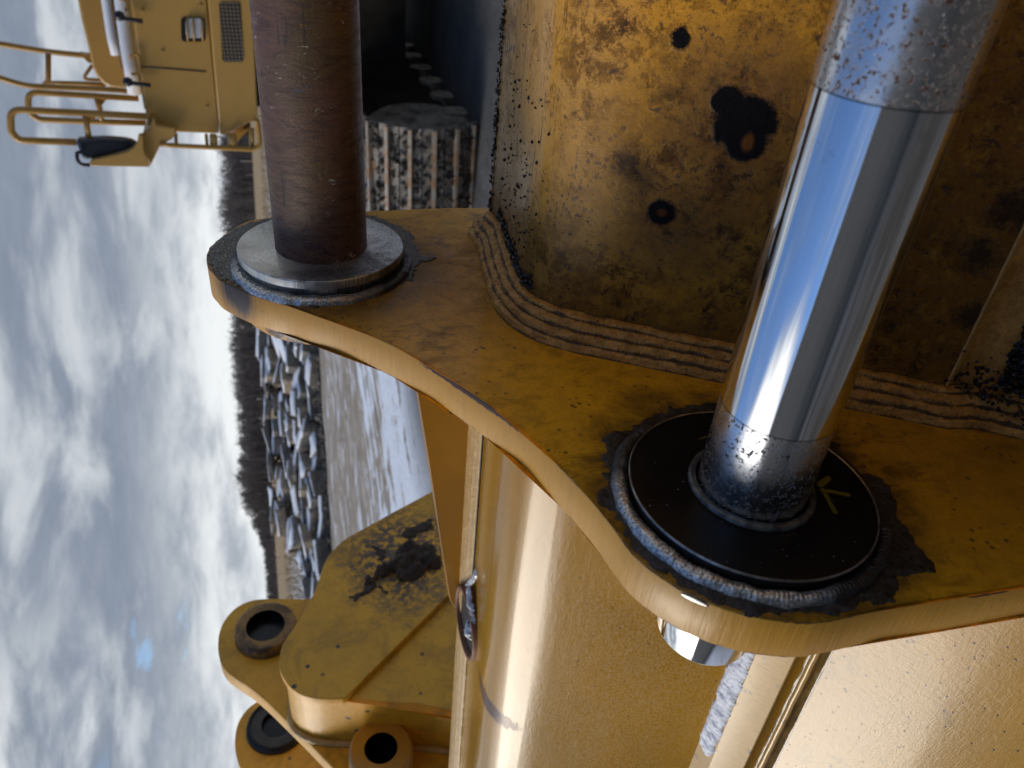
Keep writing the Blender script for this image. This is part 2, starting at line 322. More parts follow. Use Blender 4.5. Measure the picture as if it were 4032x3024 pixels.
def x_tube(n, P, r):
    """front tube: oily grime, black stains, rusty freckles, darker toward the weld"""
    a, s, h = n.sxyz(P)
    nz = n.noise(P, 19, 6, .66, .8); nz2 = n.noise(P, 75, 6, .72, .4); fi = n.noise(P, 300, 4, .7); st = n.noise(n.st(P, (9, 120, 120)), 1., 5, .7, .4)
    col = r['col']
    top = n.mr(s, .575, .64, 0, 1)
    col = n.mix(n.m('MULTIPLY', top, n.mr(st, .38, .72, .1, .75)), col, (.50, .34, .17, 1))
    col = n.mix(n.m('MULTIPLY', top, n.mr(n.noise(n.st(P, (22, 260, 260)), 1., 4, .7), .58, .68)), col, (.045, .035, .03, 1))
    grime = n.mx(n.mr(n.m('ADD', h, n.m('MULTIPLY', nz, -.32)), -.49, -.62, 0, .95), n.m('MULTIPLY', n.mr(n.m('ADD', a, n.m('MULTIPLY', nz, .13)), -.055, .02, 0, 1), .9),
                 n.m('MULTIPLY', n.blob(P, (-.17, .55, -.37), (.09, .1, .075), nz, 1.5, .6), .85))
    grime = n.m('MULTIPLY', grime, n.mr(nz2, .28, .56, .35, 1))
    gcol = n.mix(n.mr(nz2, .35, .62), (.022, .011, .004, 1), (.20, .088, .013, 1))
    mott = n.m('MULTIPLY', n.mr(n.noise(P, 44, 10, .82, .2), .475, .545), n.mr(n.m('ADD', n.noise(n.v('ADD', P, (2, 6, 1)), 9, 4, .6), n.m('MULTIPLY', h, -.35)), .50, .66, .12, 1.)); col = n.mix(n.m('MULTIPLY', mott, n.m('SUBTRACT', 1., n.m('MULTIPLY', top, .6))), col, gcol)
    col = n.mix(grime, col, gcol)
    sp = n.m('MULTIPLY', n.mr(n.m('ADD', n.vor(P, 105), n.m('MULTIPLY', fi, .1)), .31, .2), n.mr(n.noise(P, 21, 3), .46, .58)); col = n.mix(n.m('MULTIPLY', sp, .7), col, (.13, .06, .03, 1))
    spk = n.m('MULTIPLY', n.mr(n.noise(P, 210, 5, .75), .55, .61), n.mr(nz, .40, .56)); col = n.mix(n.m('MULTIPLY', spk, .8), col, (.028, .018, .01, 1))
    bz = n.noise(P, 60, 5, .7, .3); bz2 = n.noise(P, 190, 4, .7, .3); R3 = (.5, .5, .5)
    def bl(px, r3, k=.8, soft=.10):
        c = FACE(*px); return n.blob(P, tuple(c), r3, bz, k, soft)
    black = n.mx(bl((2930, 490), (.024, .022, .026), 1.0), bl((2870, 400), (.012, .012, .014), 1.), bl((2935, 560), (.016, .018, .016), .9),
                 n.blob(P, tuple(FACE(2605, 838)), (.0115, .0115, .0125), bz2, .6, .15), n.blob(P, tuple(FACE(2680, 152)), (.008, .008, .007), bz2, 1.4, .15), n.m('MULTIPLY', bl((2500, 680), (.02, .02, .018), 1.6, .5), .6),
                 n.m('MULTIPLY', n.mx(n.blob(P, tuple(FACE(3855, 1010)), (.014, .016, .012), bz2, 2.2, .4), n.blob(P, tuple(FACE(3825, 1240)), (.012, .012, .010), bz2, 2.2, .4), n.blob(P, tuple(FACE(3990, 830)), (.016, .016, .014), bz2, 2.2, .4)), .75))
    halo = n.m('MULTIPLY', n.mx(bl((2900, 440), (.05, .05, .05), 1.1, .5), bl((2640, 900), (.035, .04, .04), 1.2, .6)), .6)
    col = n.mix(halo, col, gcol); col = n.mix(black, col, (.006, .006, .008, 1))
    col = n.mix(bl((2606, 838), (.0032, .0035, .004), .5, .4), col, (.10, .035, .012, 1)); col = n.mix(bl((2945, 560), (.007, .004, .005), 1.2, .3), col, (.12, .05, .012, 1))
    # thin curled scuffs
    d = n.vor(n.v('ADD', P, n.st(n.noise(P, 30, 3, .6, 0, 'Color'), (.03, .03, .03))), 26, 'DISTANCE_TO_EDGE')
    sc1 = n.m('MULTIPLY', n.mr(d, .035, .012), n.mr(n.noise(n.v('ADD', P, (7, 7, 7)), 34, 2, .5), .62, .66)); col = n.mix(n.m('MULTIPLY', sc1, .8), col, (.05, .03, .028, 1))
    mott = mott; cl = n.m('SUBTRACT', 1., n.mx(grime, black))
    r['col'] = col; r['ro'] = n.fmix(n.mx(grime, top), .36, .60); r['ro'] = n.fmix(black, r['ro'], .5); r['spec'] = n.fmix(n.mx(black, n.m('MULTIPLY', n.mx(grime, mott), .8)), .5, .06); r['coat'] = n.m('MULTIPLY', cl, .2)
    r['bump'] = (n.m('ADD', n.m('MULTIPLY', nz2, 1.), n.m('ADD', n.m('MULTIPLY', fi, .6), n.m('MULTIPLY', black, .8))), .0007)
def FACE(x, y):
    """point of the front tube's sloping face seen at picture position x, y"""
    r = Lr(x, y); A = Vector((.5746, -.2775)); B = Vector((.4081, -.549)); dd = B-A; nn = Vector((dd.y, -dd.x)); k = A.dot(nn)/(r.y*nn.x+r.z*nn.y)
    return Vector((r.x*k-DP, r.y*k, r.z*k))
def x_peel(n, P, r):
    """thick glossy paint with sags, rust nick and spots"""
    q = n.noise(n.st(P, (1, 1, 1)), 260, 3, .5, .6); sag = n.noise(n.st(P, (30, 90, 90)), 1.6, 4, .55, .8); big = n.noise(P, 9, 3, .5)
    sky_sheen = n.m('MULTIPLY', n.blob(P, (.47, .50, -.40), (.22, .10, .10), big, 1.6, .6), n.mr(n.noise(P, 330, 3, .6), .47, .58))  # pale speckled patch: a bright-sky reflection put into the colour
    dust = n.m('MULTIPLY', n.mr(n.noise(n.st(P, (6, 30, 30)), 1.5, 6, .7, .5), .48, .66), .07); r['col'] = n.mix(dust, r['col'], (.42, .34, .22, 1)); spk = n.m('MULTIPLY', n.mr(n.vor(P, 55), .085, .06), .8); r['col'] = n.mix(spk, r['col'], (.05, .03, .03, 1)); r['ro'] = n.fmix(n.mx(sky_sheen, dust), .26, .5); r['col'] = n.mix(n.m('MULTIPLY', sky_sheen, .18), r['col'], (.50, .33, .12, 1))
    nk = n.noise(n.st(P, (60, 200, 200)), 1., 5, .7); c = FACE(1995, 2880) if False else None
    rust = n.blob(P, (.668, .628, -.240), (.017, .06, .05), nk, 1.2, .15); r['col'] = n.mix(rust, r['col'], n.mix(n.mr(nk, .4, .6), (.20, .065, .02, 1), (.05, .035, .04, 1)))
    r['bump'] = (n.m('ADD', n.m('MULTIPLY', q, .10), n.m('ADD', n.m('MULTIPLY', sag, 1.), n.m('MULTIPLY', rust, -.8))), .00022); r['coat'] = n.m('MULTIPLY', n.m('SUBTRACT', 1., rust), .3); r['cro'] = .10; r['spec'] = .35
M_plate = paint('ear_paint', base=(.80, .40, .010), gloss=.40, dirt=.35, chips=.5, coat=.2, extra=x_plate)
M_edge = paint('ear_edge_paint', base=(.50, .25, .022), gloss=.45, dirt=.14, chips=.25, coat=.15, cro=.2, extra=x_edge)
M_tube = paint('tube_paint', base=(.62, .30, .012), gloss=.42, dirt=.30, chips=.6, coat=.35, extra=x_tube)
M_peel = paint('thick_gloss_paint', base=(.40, .195, .004), gloss=.34, dirt=.06, chips=.35, coat=.5, extra=x_peel)
M_gusset = paint('gusset_paint', base=(.36, .165, .005), gloss=.4, dirt=.10, chips=.5, coat=.2)
def x_back(n, P, r):
    z = n.noise(P, 9, 7, .72, .5); f_ = n.noise(P, 60, 5, .7); q = n.new('ShaderNodeMapping'); q.inputs['Rotation'].default_value = (math.radians(35), 0, 0); n.put(q.inputs[0], P)
    col = n.mix(n.m('MULTIPLY', n.mr(z, .50, .62), .35), r['col'], (.13, .075, .02, 1)); scr = n.m('MULTIPLY', n.mr(n.noise(n.st(q.outputs[0], (1, 3, 60)), 1.2, 4, .7), .64, .68), n.mr(n.noise(P, 4, 2), .5, .6)); col = n.mix(n.m('MULTIPLY', scr, .5), col, (.07, .05, .04, 1))
    c = ona(1590, 2195, aA_); md = n.blob(P, (c.x-BK[0], c.y-BK[1], c.z-BK[2]), (.2, .17, .15), n.noise(P, 24, 7, .75), 1.9, .35); col = n.mix(n.m('MULTIPLY', md, n.mr(f_, .42, .52)), col, (.10, .072, .05, 1))
    chp = n.m('MULTIPLY', n.mr(n.m('ADD', n.vor(P, 14), n.m('MULTIPLY', f_, .12)), .17, .13), n.mr(n.noise(n.v('ADD', P, (3, 1, 2)), 6, 3), .47, .52)); r['col'] = n.mix(chp, col, (.045, .045, .05, 1)); r['bump'] = (f_, .0012)
aA_ = 1.18; BK = (1.4, 1.0, -1.9)
M_back = paint('far_bucket_paint', base=(.76, .38, .016), gloss=.5, dirt=.22, sc_=.45, peel=400, pd=.0002, chips=1., coat=.1, extra=x_back)
M_exc = paint('excavator_paint', base=(.44, .255, .062), gloss=.4, dirt=.10, sc_=.12, peel=60, pd=.0006, chips=0., coat=.2)
M_exc2 = paint('excavator_rail_paint', base=(.38, .20, .03), gloss=.4, dirt=.1, sc_=.2, peel=60, pd=.0005, chips=0., coat=.2)
def weldm(name, c1, c2, ro, me, dirt=.5, bs=420., bd=.0006, spots=.0):
    def f(n):
        P = n.P(); a = n.noise(P, 60, 5, .7, .3); b = n.noise(P, bs, 4, .65)
        col = n.mix(n.mr(a, .35, .65), c1, c2); col = n.mix(n.m('MULTIPLY', n.mr(b, .5, .66), dirt), col, (.02, .014, .01, 1))
        if spots: at = n.new('ShaderNodeAttribute', attribute_name='groove'); col = n.mix(n.mr(n.m('ADD', at.outputs['Fac'], n.m('MULTIPLY', n.m('SUBTRACT', b, .5), .9)), .22, .55, 0, .88), col, (.045, .022, .008, 1)); col = n.mix(n.m('MULTIPLY', n.mr(n.vor(P, 160), .25, .15), spots), col, (.02, .012, .01, 1))
        return {'col': col, 'ro': n.fmix(n.mr(b, .4, .7), ro, ro+.22), 'me': me, 'bump': (n.m('ADD', a, b), bd)}
    return mat(name, f)
M_fillet = weldm('painted_weld', (.40, .19, .028, 1), (.74, .40, .09, 1), .34, 0., .38, 500, .0012, .35)
M_strip = weldm('pale_painted_weld', (.46, .27, .075, 1), (.58, .37, .13, 1), .3, 0., .15, 300, .0012)
def f_bead(n):
    P = n.P(); a_, s, h = n.sxyz(P); a = n.noise(P, 40, 4, .6); b = n.noise(P, 500, 3, .6)
    # the bead is bright in two patches, sooty elsewhere
    br_ = n.mx(n.blob(P, (-.004, .29, -.245), (.1, .085, .075), a, .5, .25), n.blob(P, (-.008, .715, .00), (.1, .06, .085), a, .4, .3))
    col = n.mix(br_, (.022, .021, .022, 1), n.mix(n.mr(b, .35, .7), (.25, .25, .25, 1), (.95, .93, .88, 1)))
    return {'col': col, 'ro': .34, 'me': n.fmix(br_, .1, .8), 'bump': (n.m('ADD', b, a), .0005)}
M_bead = mat('weld_bead', f_bead)
def f_black(n):
    P = n.P(); a = n.noise(P, 30, 4, .6, .3); b = n.noise(n.st(P, (1, 1, 1)), 420, 4, .7)
    col = n.mix(n.m('MULTIPLY', n.mr(b, .58, .72), n.mr(a, .45, .65)), (.0055, .0055, .006, 1), (.05, .053, .057, 1))
    dust = n.mr(n.vor(P, 150), .10, .06); col = n.mix(n.m('MULTIPLY', dust, n.mr(n.noise(P, 25, 2), .5, .58)), col, (.30, .31, .32, 1))
    # paint-pen tick marks beside the pin
    def seg(p, q, w):
        p = Vector(p); q = Vector(q); d = (q-p); L = d.length; d.normalize(); rel = n.v('SUBTRACT', P, tuple(p)); t = n.m('MULTIPLY', n.v('DOT_PRODUCT', rel, tuple(d)), 1/L, clamp=False)
        tt = n.m('MINIMUM', n.m('MAXIMUM', t, 0.), 1.); cl = n.new('ShaderNodeVectorMath', operation='SCALE'); cl.inputs[0].default_value = tuple(d*L); n.put(cl.inputs['Scale'], tt)
        ds = n.v('LENGTH', n.v('SUBTRACT', rel, cl.outputs[0])); return n.mr(n.m('ADD', ds, n.m('MULTIPLY', n.noise(P, 300, 3), .003)), w+.0018, w+.0010)
    A = lambda x, y: tuple(ona(x, y, -.0125))
    mk = n.mx(seg(A(3232, 1905), A(3262, 1880), .0028), seg(A(3240, 1925), A(3340, 1945), .0022), seg(A(3245, 1930), A(3290, 2015), .002), seg(A(2755, 1725), A(2785, 1716), .0012))
    col = n.mix(n.m('MULTIPLY', mk, n.mr(b, .35, .5, .4, .9)), col, (.20, .18, .012, 1))
    return {'col': col, 'ro': n.fmix(n.mr(a, .3, .7), .22, .42), 'bump': (n.m('ADD', a, n.m('MULTIPLY', b, .4)), .0002), 'spec': .2}
M_black = mat('black_boss_paint', f_black)
def f_collar(n):
    P = n.P(); tc = n.new('ShaderNodeVectorMath', operation='SUBTRACT'); n.put(tc.inputs[0], P); tc.inputs[1].default_value = (0, B1[0], B1[1])
    a_, s, h = n.sxyz(tc.outputs[0]); rad = n.m('SQRT', n.m('ADD', n.m('MULTIPLY', s, s), n.m('MULTIPLY', h, h)))
    cb = n.new('ShaderNodeCombineXYZ'); n.put(cb.inputs[0], n.m('MULTIPLY', rad, 900.)); n.put(cb.inputs[1], n.m('MULTIPLY', n.m('ARCTAN2', h, s), 3.))
    ln = n.noise(cb.outputs[0], 1., 4, .6); sm = n.noise(P, 26, 5, .65, .5); fl = n.noise(n.st(P, (1, 160, 700)), 1., 4, .65, .3)
    pale = n.m('MULTIPLY', n.blob(P, (-.02, B1[0]-.01, B1[1]+.065), (.05, .07, .04), sm, .8, .3), n.mr(fl, .40, .58, .25, 1))
    g = n.mr(n.m('ADD', sm, n.m('MULTIPLY', fl, .5)), .6, .9)
    col = n.mix(g, (.62, .62, .62, 1), (.16, .16, .165, 1)); col = n.mix(n.m('MULTIPLY', pale, .85), col, (.85, .80, .64, 1))
    col = n.mix(n.m('MULTIPLY', n.mr(fl, .58, .68), .6), col, (.03, .03, .03, 1))
    return {'col': col, 'me': n.fmix(pale, .85, .2), 'ro': n.fmix(g, .27, .5), 'bump': (n.m('ADD', ln, n.m('MULTIPLY', fl, .7)), .00018)}
M_collar = mat('worn_steel_collar', f_collar)
def f_grease(n):
    P = n.P(); a = n.noise(P, 45, 5, .65, .4); b = n.noise(P, 260, 5, .7, .5)
    col = n.mix(n.mr(a, .45, .68), (.010, .009, .009, 1), (.052, .046, .045, 1)); col = n.mix(n.m('MULTIPLY', n.mr(b, .60, .72), .6), col, (.20, .12, .045, 1))
    return {'col': col, 'ro': n.fmix(n.mr(a, .4, .6), .14, .50), 'bump': (n.m('ADD', b, n.m('MULTIPLY', a, 2.)), .0016), 'spec': .6}
M_grease = mat('black_grease_paint', f_grease)
def f_soot(n):
    P = n.P(); a = n.noise(P, 40, 5, .65, .4); b = n.noise(n.st(P, (1, 260, 620)), 1., 5, .7, .6)
    pale = n.m('MULTIPLY', n.blob(P, (-.002, .79, .045), (.05, .10, .045), a, .5, .3), n.mr(b, .50, .60))
    col = n.mix(n.mr(a, .4, .65), (.022, .018, .015, 1), (.075, .05, .03, 1)); col = n.mix(n.m('MULTIPLY', pale, .8), col, (.40, .37, .29, 1))
    return {'col': col, 'ro': n.fmix(n.mr(b, .4, .6), .32, .6), 'bump': (n.m('ADD', b, a), .0007)}
M_soot = mat('scorched_paint', f_soot)
def f_rust(n):
    P = n.P(); a_, s, h = n.sxyz(P)
    big = n.noise(P, 16, 5, .62, .5); ring = n.noise(n.st(P, (150, 40, 40)), 1., 5, .7, .6); lon = n.noise(n.st(P, (7, 170, 170)), 1., 4, .6, .2); fi = n.noise(P, 420, 4, .7)
    col = n.mix(n.mr(big, .38, .64), (.135, .062, .047, 1), (.105, .066, .026, 1))
    col = n.mix(n.m('MULTIPLY', n.mr(ring, .46, .62), .7), col, (.050, .026, .022, 1)); col = n.mix(n.m('MULTIPLY', n.mr(fi, .52, .7), .5), col, (.022, .013, .010, 1))
    mm = n.noise(n.st(P, (95, 55, 55)), 1., 5, .7, .5)
    col = n.mix(n.m('MULTIPLY', n.m('MULTIPLY', n.mr(mm, .61, .68), n.mr(n.noise(P, 22, 2), .52, .6)), .8), col, (.34, .15, .035, 1))
    gl = n.m('MULTIPLY', n.mr(lon, .60, .64), n.mr(n.noise(n.v('ADD', P, (4, 2, 1)), 14, 3), .45, .53)); col = n.mix(n.m('MULTIPLY', gl, .75), col, (.022, .02, .026, 1))
    wt = n.m('MULTIPLY', n.mr(n.noise(n.st(P, (300, 110, 110)), 1., 4, .75, .6), .61, .65), n.mr(n.noise(n.v('ADD', P, (9, 2, 1)), 19, 3), .54, .60)); col = n.mix(wt, col, (.45, .43, .40, 1))
    bl = n.m('MULTIPLY', n.mr(n.noise(n.st(P, (120, 60, 60)), 1., 3, .6, .4), .68, .71), .8); col = n.mix(bl, col, (.05, .06, .085, 1))
    pit = n.m('MULTIPLY', n.mr(n.vor(P, 210), .30, .2), n.mr(a_, -.085, -.035)); col = n.mix(n.m('MULTIPLY', pit, .85), col, (.008, .006, .005, 1))
    r1 = n.m('MULTIPLY', n.mr(a_, -.06, -.03), n.mr(n.noise(P, 35, 4), .45, .6)); col = n.mix(n.m('MULTIPLY', r1, .5), col, (.15, .06, .025, 1))
    return {'col': col, 'me': .1, 'ro': n.fmix(n.mr(ring, .4, .7), .50, .68), 'bump': (n.m('ADD', n.m('MULTIPLY', ring, .6), n.m('ADD', fi, n.m('MULTIPLY', lon, .6))), .00035)}
M_rust = mat('rusty_steel', f_rust)
def f_chrome(n):
    P = n.P(); a_, s, h = n.sxyz(P)
    band = n.mx(n.m('MULTIPLY', n.m('GREATER_THAN', a_, -.0852), n.m('LESS_THAN', a_, .01)), n.m('LESS_THAN', a_, -.2915))
    big = n.noise(P, 26, 4, .6, .4); fi = n.noise(P, 330, 4, .7, .3); mid = n.noise(n.st(P, (300, 330, 330)), 1., 4, .66, .5)
    near = n.mx(n.mr(a_, -.05, -.0852, 0, 1), n.mr(a_, -.06, -.01, .0, .8), n.mr(a_, -.33, -.2915, 0, .8))
    spots = n.m('MULTIPLY', n.mr(n.m('ADD', mid, n.m('MULTIPLY', near, .075)), .635, .675), band)
    wear = n.m('MULTIPLY', band, n.mr(big, .35, .65, .15, .5))
    col = n.mix(wear, (.80, .81, .82, 1), (.42, .41, .40, 1)); col = n.mix(spots, col, n.mix(n.mr(fi, .4, .6), (.09, .035, .02, 1), (.035, .025, .022, 1)))
    dk = n.m('MULTIPLY', n.mr(n.noise(n.v('ADD', P, (1, 5, 2)), 60, 3, .5), .66, .70), band); col = n.mix(dk, col, (.09, .085, .075, 1))
    line = n.mx(n.mr(n.m('ABSOLUTE', n.m('ADD', a_, .0856)), .0009, .0004), n.mr(n.m('ABSOLUTE', n.m('ADD', a_, .2912)), .0009, .0004)); col = n.mix(n.m('MULTIPLY', line, .7), col, (.12, .12, .12, 1))
    ro = n.fmix(band, n.mr(big, .4, .7, .055, .10), n.m('ADD', .13, n.m('MULTIPLY', n.m('ADD', wear, n.mr(big, .4, .7)), .16))); ro = n.fmix(spots, ro, .6)
    dust = n.m('MULTIPLY', n.mr(n.noise(P, 70, 5, .6), .62, .70), n.mr(a_, -.24, -.275)); col = n.mix(n.m('MULTIPLY', dust, .45), col, (.5, .5, .47, 1))
    return {'col': col, 'me': n.fmix(spots, 1., .2), 'ro': ro, 'bump': (n.m('ADD', n.m('MULTIPLY', spots, -1.), n.m('ADD', n.m('MULTIPLY', band, n.m('MULTIPLY', fi, .35)), n.m('MULTIPLY', n.noise(n.st(P, (3, 90, 90)), 1., 2), .05))), .00028)}
M_chrome = mat('chromed_pin', f_chrome)
def simple(name, col, ro=.5, me=0., nz=.2, sc_=20., bd=.001, col2=None, **k):
    def f(n):
        P = n.P(); a = n.noise(P, sc_, 5, .6, .2); c2 = col2 or tuple(c*(1-nz) for c in col)
        r = {'col': n.mix(n.mr(a, .35, .65), col, c2), 'ro': ro, 'me': me, 'bump': (a, bd)}; r.update(k); return r
    return mat(name, f)
M_steel = simple('bare_steel', (.42, .41, .39), .3, .85, .5, 90, .0003, (.16, .15, .14))
M_grit = simple('coal_grit', (.012, .012, .013), .32, 0, .3, 300, .0005)
M_snow = simple('snow', (.80, .83, .88), .55, 0, .06, 300, .0012, sss=.0)
M_ice = mat('ice', lambda n: {'col': n.mix(n.mr(n.noise(n.P(), 120, 4), .4, .6), (.75, .80, .88, 1), (.50, .54, .60, 1)), 'ro': .08, 'trans': .35, 'bump': (n.noise(n.P(), 90, 3), .002)})
M_dark = simple('dark_void', (.012, .012, .012), .6, 0, .3, 30)
M_rim = simple('rusty_rim', (.24, .09, .028), .55, .1, .5, 160, .0006, (.12, .05, .02))
M_olive = simple('olive_weld_paint', (.24, .135, .022), .3, 0, .3, 60, .0015, (.16, .09, .018), coat=.4)
# ================================================================ FOREGROUND BUCKET
buc = Thing('excavator_bucket', (0, .45, -.9), 'yellow excavator bucket in the foreground with a grimy tube, thick hinge ears and black welds', 'excavator bucket')
# outline of the ear, picture positions of the front face
EO = [(1930, 817), (1700, 820), (1440, 832), (1250, 836), (1120, 845), (1074, 855), (982, 868), (917, 901), (863, 939), (830, 971), (813, 1004), (817, 1047), (838, 1074), (863, 1099), (917, 1128), (982, 1156), (1047, 1178), (1134, 1201), (1215, 1229), (1324, 1264), (1432, 1308), (1514, 1345), (1595, 1385), (1703, 1445), (1800, 1511), (1890, 1572), (1978, 1632), (2074, 1705), (2156, 1787), (2242, 1879), (2313, 1955), (2356, 2004), (2427, 2096), (2487, 2177), (2568, 2248), (2649, 2303), (2714, 2340), (2785, 2371), (2866, 2402), (2988, 2433), (3079, 2446), (3160, 2452), (3247, 2448), (3396, 2418), (3539, 2385), (3700, 2362), (3843, 2340), (4032, 2307), (4150, 2287), (4260, 2268), (4380, 2247), (4500, 2225), (4620, 2205)]
eo = [ona(x, y, 0) for x, y in EO]; eo = spline(eo, 5)
eo += [Vector((0, .15, -.93)), Vector((0, .20, -.84)), Vector((0, .33, -.68)), Vector((0, .392, -.585)), Vector((0, .50, -.50)), Vector((0, .60, -.32)), Vector((0, .70, -.28)), Vector((0, .84, -.30))]
TP = .0355
ear = prism(eo, (TP, 0, 0), bev=.0012)
for f in ear.faces:
    f.material_index = 1 if abs(f.normal.x) < .9 else 0
ear.normal_update()
for f in ear.faces: f.material_index = 1 if abs(f.normal.x) < .75 else 0
BB = tuple(buc.base)
def rebase(m):
    """materials use machine-frame coordinates; shift by the base of the thing"""
    for nd in list(m.node_tree.nodes):
        if nd.type == 'TEX_COORD':
            outs = [l.to_socket for l in nd.outputs['Object'].links]
            ad = m.node_tree.nodes.new('ShaderNodeVectorMath'); ad.operation = 'ADD'; ad.inputs[1].default_value = BB
            m.node_tree.links.new(nd.outputs['Object'], ad.inputs[0])
            for s_ in outs: m.node_tree.links.new(ad.outputs[0], s_)
    return m
for m in (M_plate, M_edge, M_tube, M_peel, M_bead, M_black, M_collar, M_soot, M_grease): rebase(m)
o_ear = link('hinge_ear', ear, [M_plate, M_edge], buc, label='near yellow hinge ear with a pale flame-cut edge')
me_far = o_ear.copy(); me_far.data = o_ear.data.copy(); C.objects.link(me_far); me_far.parent = buc.o
me_far.location = (-.4205, 0, 0); me_far['label'] = 'opposite hinge ear beside the camera'
# boss at the rusty pin: thick worn collar standing on a weld
c1 = lathe_sharp([[(-.022, .0475), (-.022, .0842)], [(-.022, .0842), (-.0215, .0852), (-.0205, .0854), (-.0135, .0854)], [(-.0135, .0854), (-.0135, .079)], [(-.0135, .079), (-.0, .079)], [(.0, .0475), (-.022, .0475)]], B1, 160)
link('boss_collar', c1, M_collar, sub=o_ear, par=buc, label='worn silver collar round the rusty pin')
def bead(c, r0, wd, hh, seg=1500, rip=.0030, seed=0, back=0., flip=1):
    bm = bmesh.new(); R = []; k = 12
    for i in range(seg):
        th = 2*math.pi*i/seg; arc = th*r0; row = []
        for j in range(k+1):
            u = j/k; x = u*2-1
            ph = (arc/rip + .55*x*x + .3*mn.noise((arc*30, seed, 1.))) % 1.0
            am = .05+.12*max(0, mn.noise((arc*22, seed+9, 0))+.4); rp = 1-am+am*(1-ph)**.7; wob = 1+.28*mn.noise((arc*42, seed+3, .2))+.10*mn.noise((arc*160, seed+5, x))
            hgt = hh*math.sqrt(max(0, 1-x*x))*rp*wob
            rr = r0+wd*.5*x*wob+.0014*mn.noise((arc*60, x*2, seed)); hgt += .0007*mn.noise((arc*420, x*5, seed))*(1-x*x)
            row.append(bm.verts.new((back-flip*hgt, c[0]+rr*math.cos(th), c[1]+rr*math.sin(th))))
        R.append(row)
    for i in range(seg):
        for j in range(k):
            f = bm.faces.new((R[i][j], R[i][j+1], R[(i+1) % seg][j+1], R[(i+1) % seg][j])); f.smooth = True
    return bm
link('weld_bead', bead(B1, .0875, .0150, .0070, seed=2), M_bead, sub=o_ear, par=buc)
# boss at the polished pin
c2 = lathe_sharp([[(-.0115, .046), (-.0118, .0865), (-.0114, .0885)], [(-.0114, .0885), (-.0105, .0893), (0, .0893)], [(0, .041), (-.0115, .041)]], B2, 160)
o_b2 = link('boss_plate', c2, M_black, sub=o_ear, par=buc, label='round black boss plate with yellow paint-pen marks')
c2r = lathe_sharp([[(-.012, .0884), (-.0126, .0890), (-.0126, .0896), (-.011, .0899)]], B2, 160)
link('bright_rim', c2r, M_steel, sub=o_ear, par=buc)
link('weld_bead', bead(B2, .0958, .0125, .0078, seed=8, rip=.0032), M_bead, sub=o_ear, par=buc)
c2b = lathe_sharp([[(-.0112, .0462), (-.0150, .0455), (-.0152, .0412), (-.013, .0408)]], B2, 128)
link('bushing_ring', c2b, simple('dull_bushing', (.20, .21, .20), .35, .7, .5, 120, .0004, (.06, .06, .06)), sub=o_ear, par=buc)
# collar on the far side of the ear
c1b = lathe_sharp([[(TP, .0905), (TP+.008, .090), (TP+.010, .088)], [(TP+.010, .088), (TP+.012, .048)]], (B1[0]-.006, B1[1]-.004), 96)
link('back_collar', c1b, M_edge, sub=o_ear, par=buc)
# scorched and greasy layers on the ear face
def on_face(a0=0.): return lambda u, v, h: (a0-h, u, v)
Z3 = lambda L, k, ox, oy, a=0.: [tuple(ona(ox+k*x, oy+k*y, a).yz) for x, y in L]
def hn(h0, sc_=90., k=.6, z=0.): return lambda u, v: h0*(1+k*mn.noise((u*sc_, v*sc_, z))+k*.5*mn.noise((u*sc_*3.1, v*sc_*3.1, z+4)))
g2 = Z3([(760, 120), (600, 150), (520, 180), (515, 140), (490, 185), (420, 200), (330, 230), (280, 290), (180, 300), (100, 330), (118, 450), (135, 560), (85, 700), (140, 775), (215, 805), (255, 930), (300, 1000), (400, 1085), (450, 1135), (560, 1195), (700, 1275), (860, 1340), (960, 1385), (1150, 1395), (1300, 1372), (1500, 1395), (1640, 1345), (1750, 1310), (1850, 1320), (1870, 1180), (2020, 1150), (2070, 1090), (2000, 1000), (1930, 900), (1880, 810), (1830, 700), (1800, 620), (1700, 550), (1600, 540), (1500, 380), (1400, 250), (1100, 130)], .6632, 2300, 1500)
link('grease_layer', sheet(g2, .0012, hn(.0013, 70, .8), on_face(-.0002), edge=.006, jag=.006, jsc=75), M_grease, sub=o_ear, par=buc)
g1 = Z3([(750, 245), (690, 290), (520, 330), (400, 378), (310, 442), (250, 500), (222, 560), (228, 630), (262, 680), (310, 725), (410, 780), (530, 825), (650, 868), (760, 905), (860, 900), (1000, 960), (1100, 890), (1280, 880), (1450, 800), (1560, 790), (1700, 740), (1730, 690), (1740, 640), (1780, 615), (1890, 580), (1760, 565), (1730, 500), (1690, 400), (1600, 350), (1480, 300), (1300, 255), (1000, 245)], .5424, 700, 700)
link('scorched_layer', sheet(g1, .0012, hn(.0012), on_face(-.0002), edge=.003, jag=.005, jsc=120), M_soot, sub=o_ear, par=buc)
# bare nick on the edge of the ear below the lower boss
nk = ona(2738, 2352, 0)
bmn = bmesh.new(); bmesh.ops.create_uvsphere(bmn, u_segments=20, v_segments=10, radius=1)
tn = (ona(2785, 2372, 0)-ona(2690, 2328, 0)).normalized(); nrm_ = Vector((1, 0, 0)).cross(tn).normalized()
bmesh.ops.transform(bmn, matrix=Matrix(((0, 0, 1, 0), (tn.y, nrm_.y, 0, 0), (tn.z, nrm_.z, 0, 0), (0, 0, 0, 1))) @ Matrix.Diagonal((.0095, .0004, .0020, 1)), verts=bmn.verts)
bmesh.ops.translate(bmn, verts=bmn.verts, vec=nk+Vector((.0028, 0, 0)))
link('bare_nick', bmn, M_steel, sub=o_ear, par=buc, smooth=True)
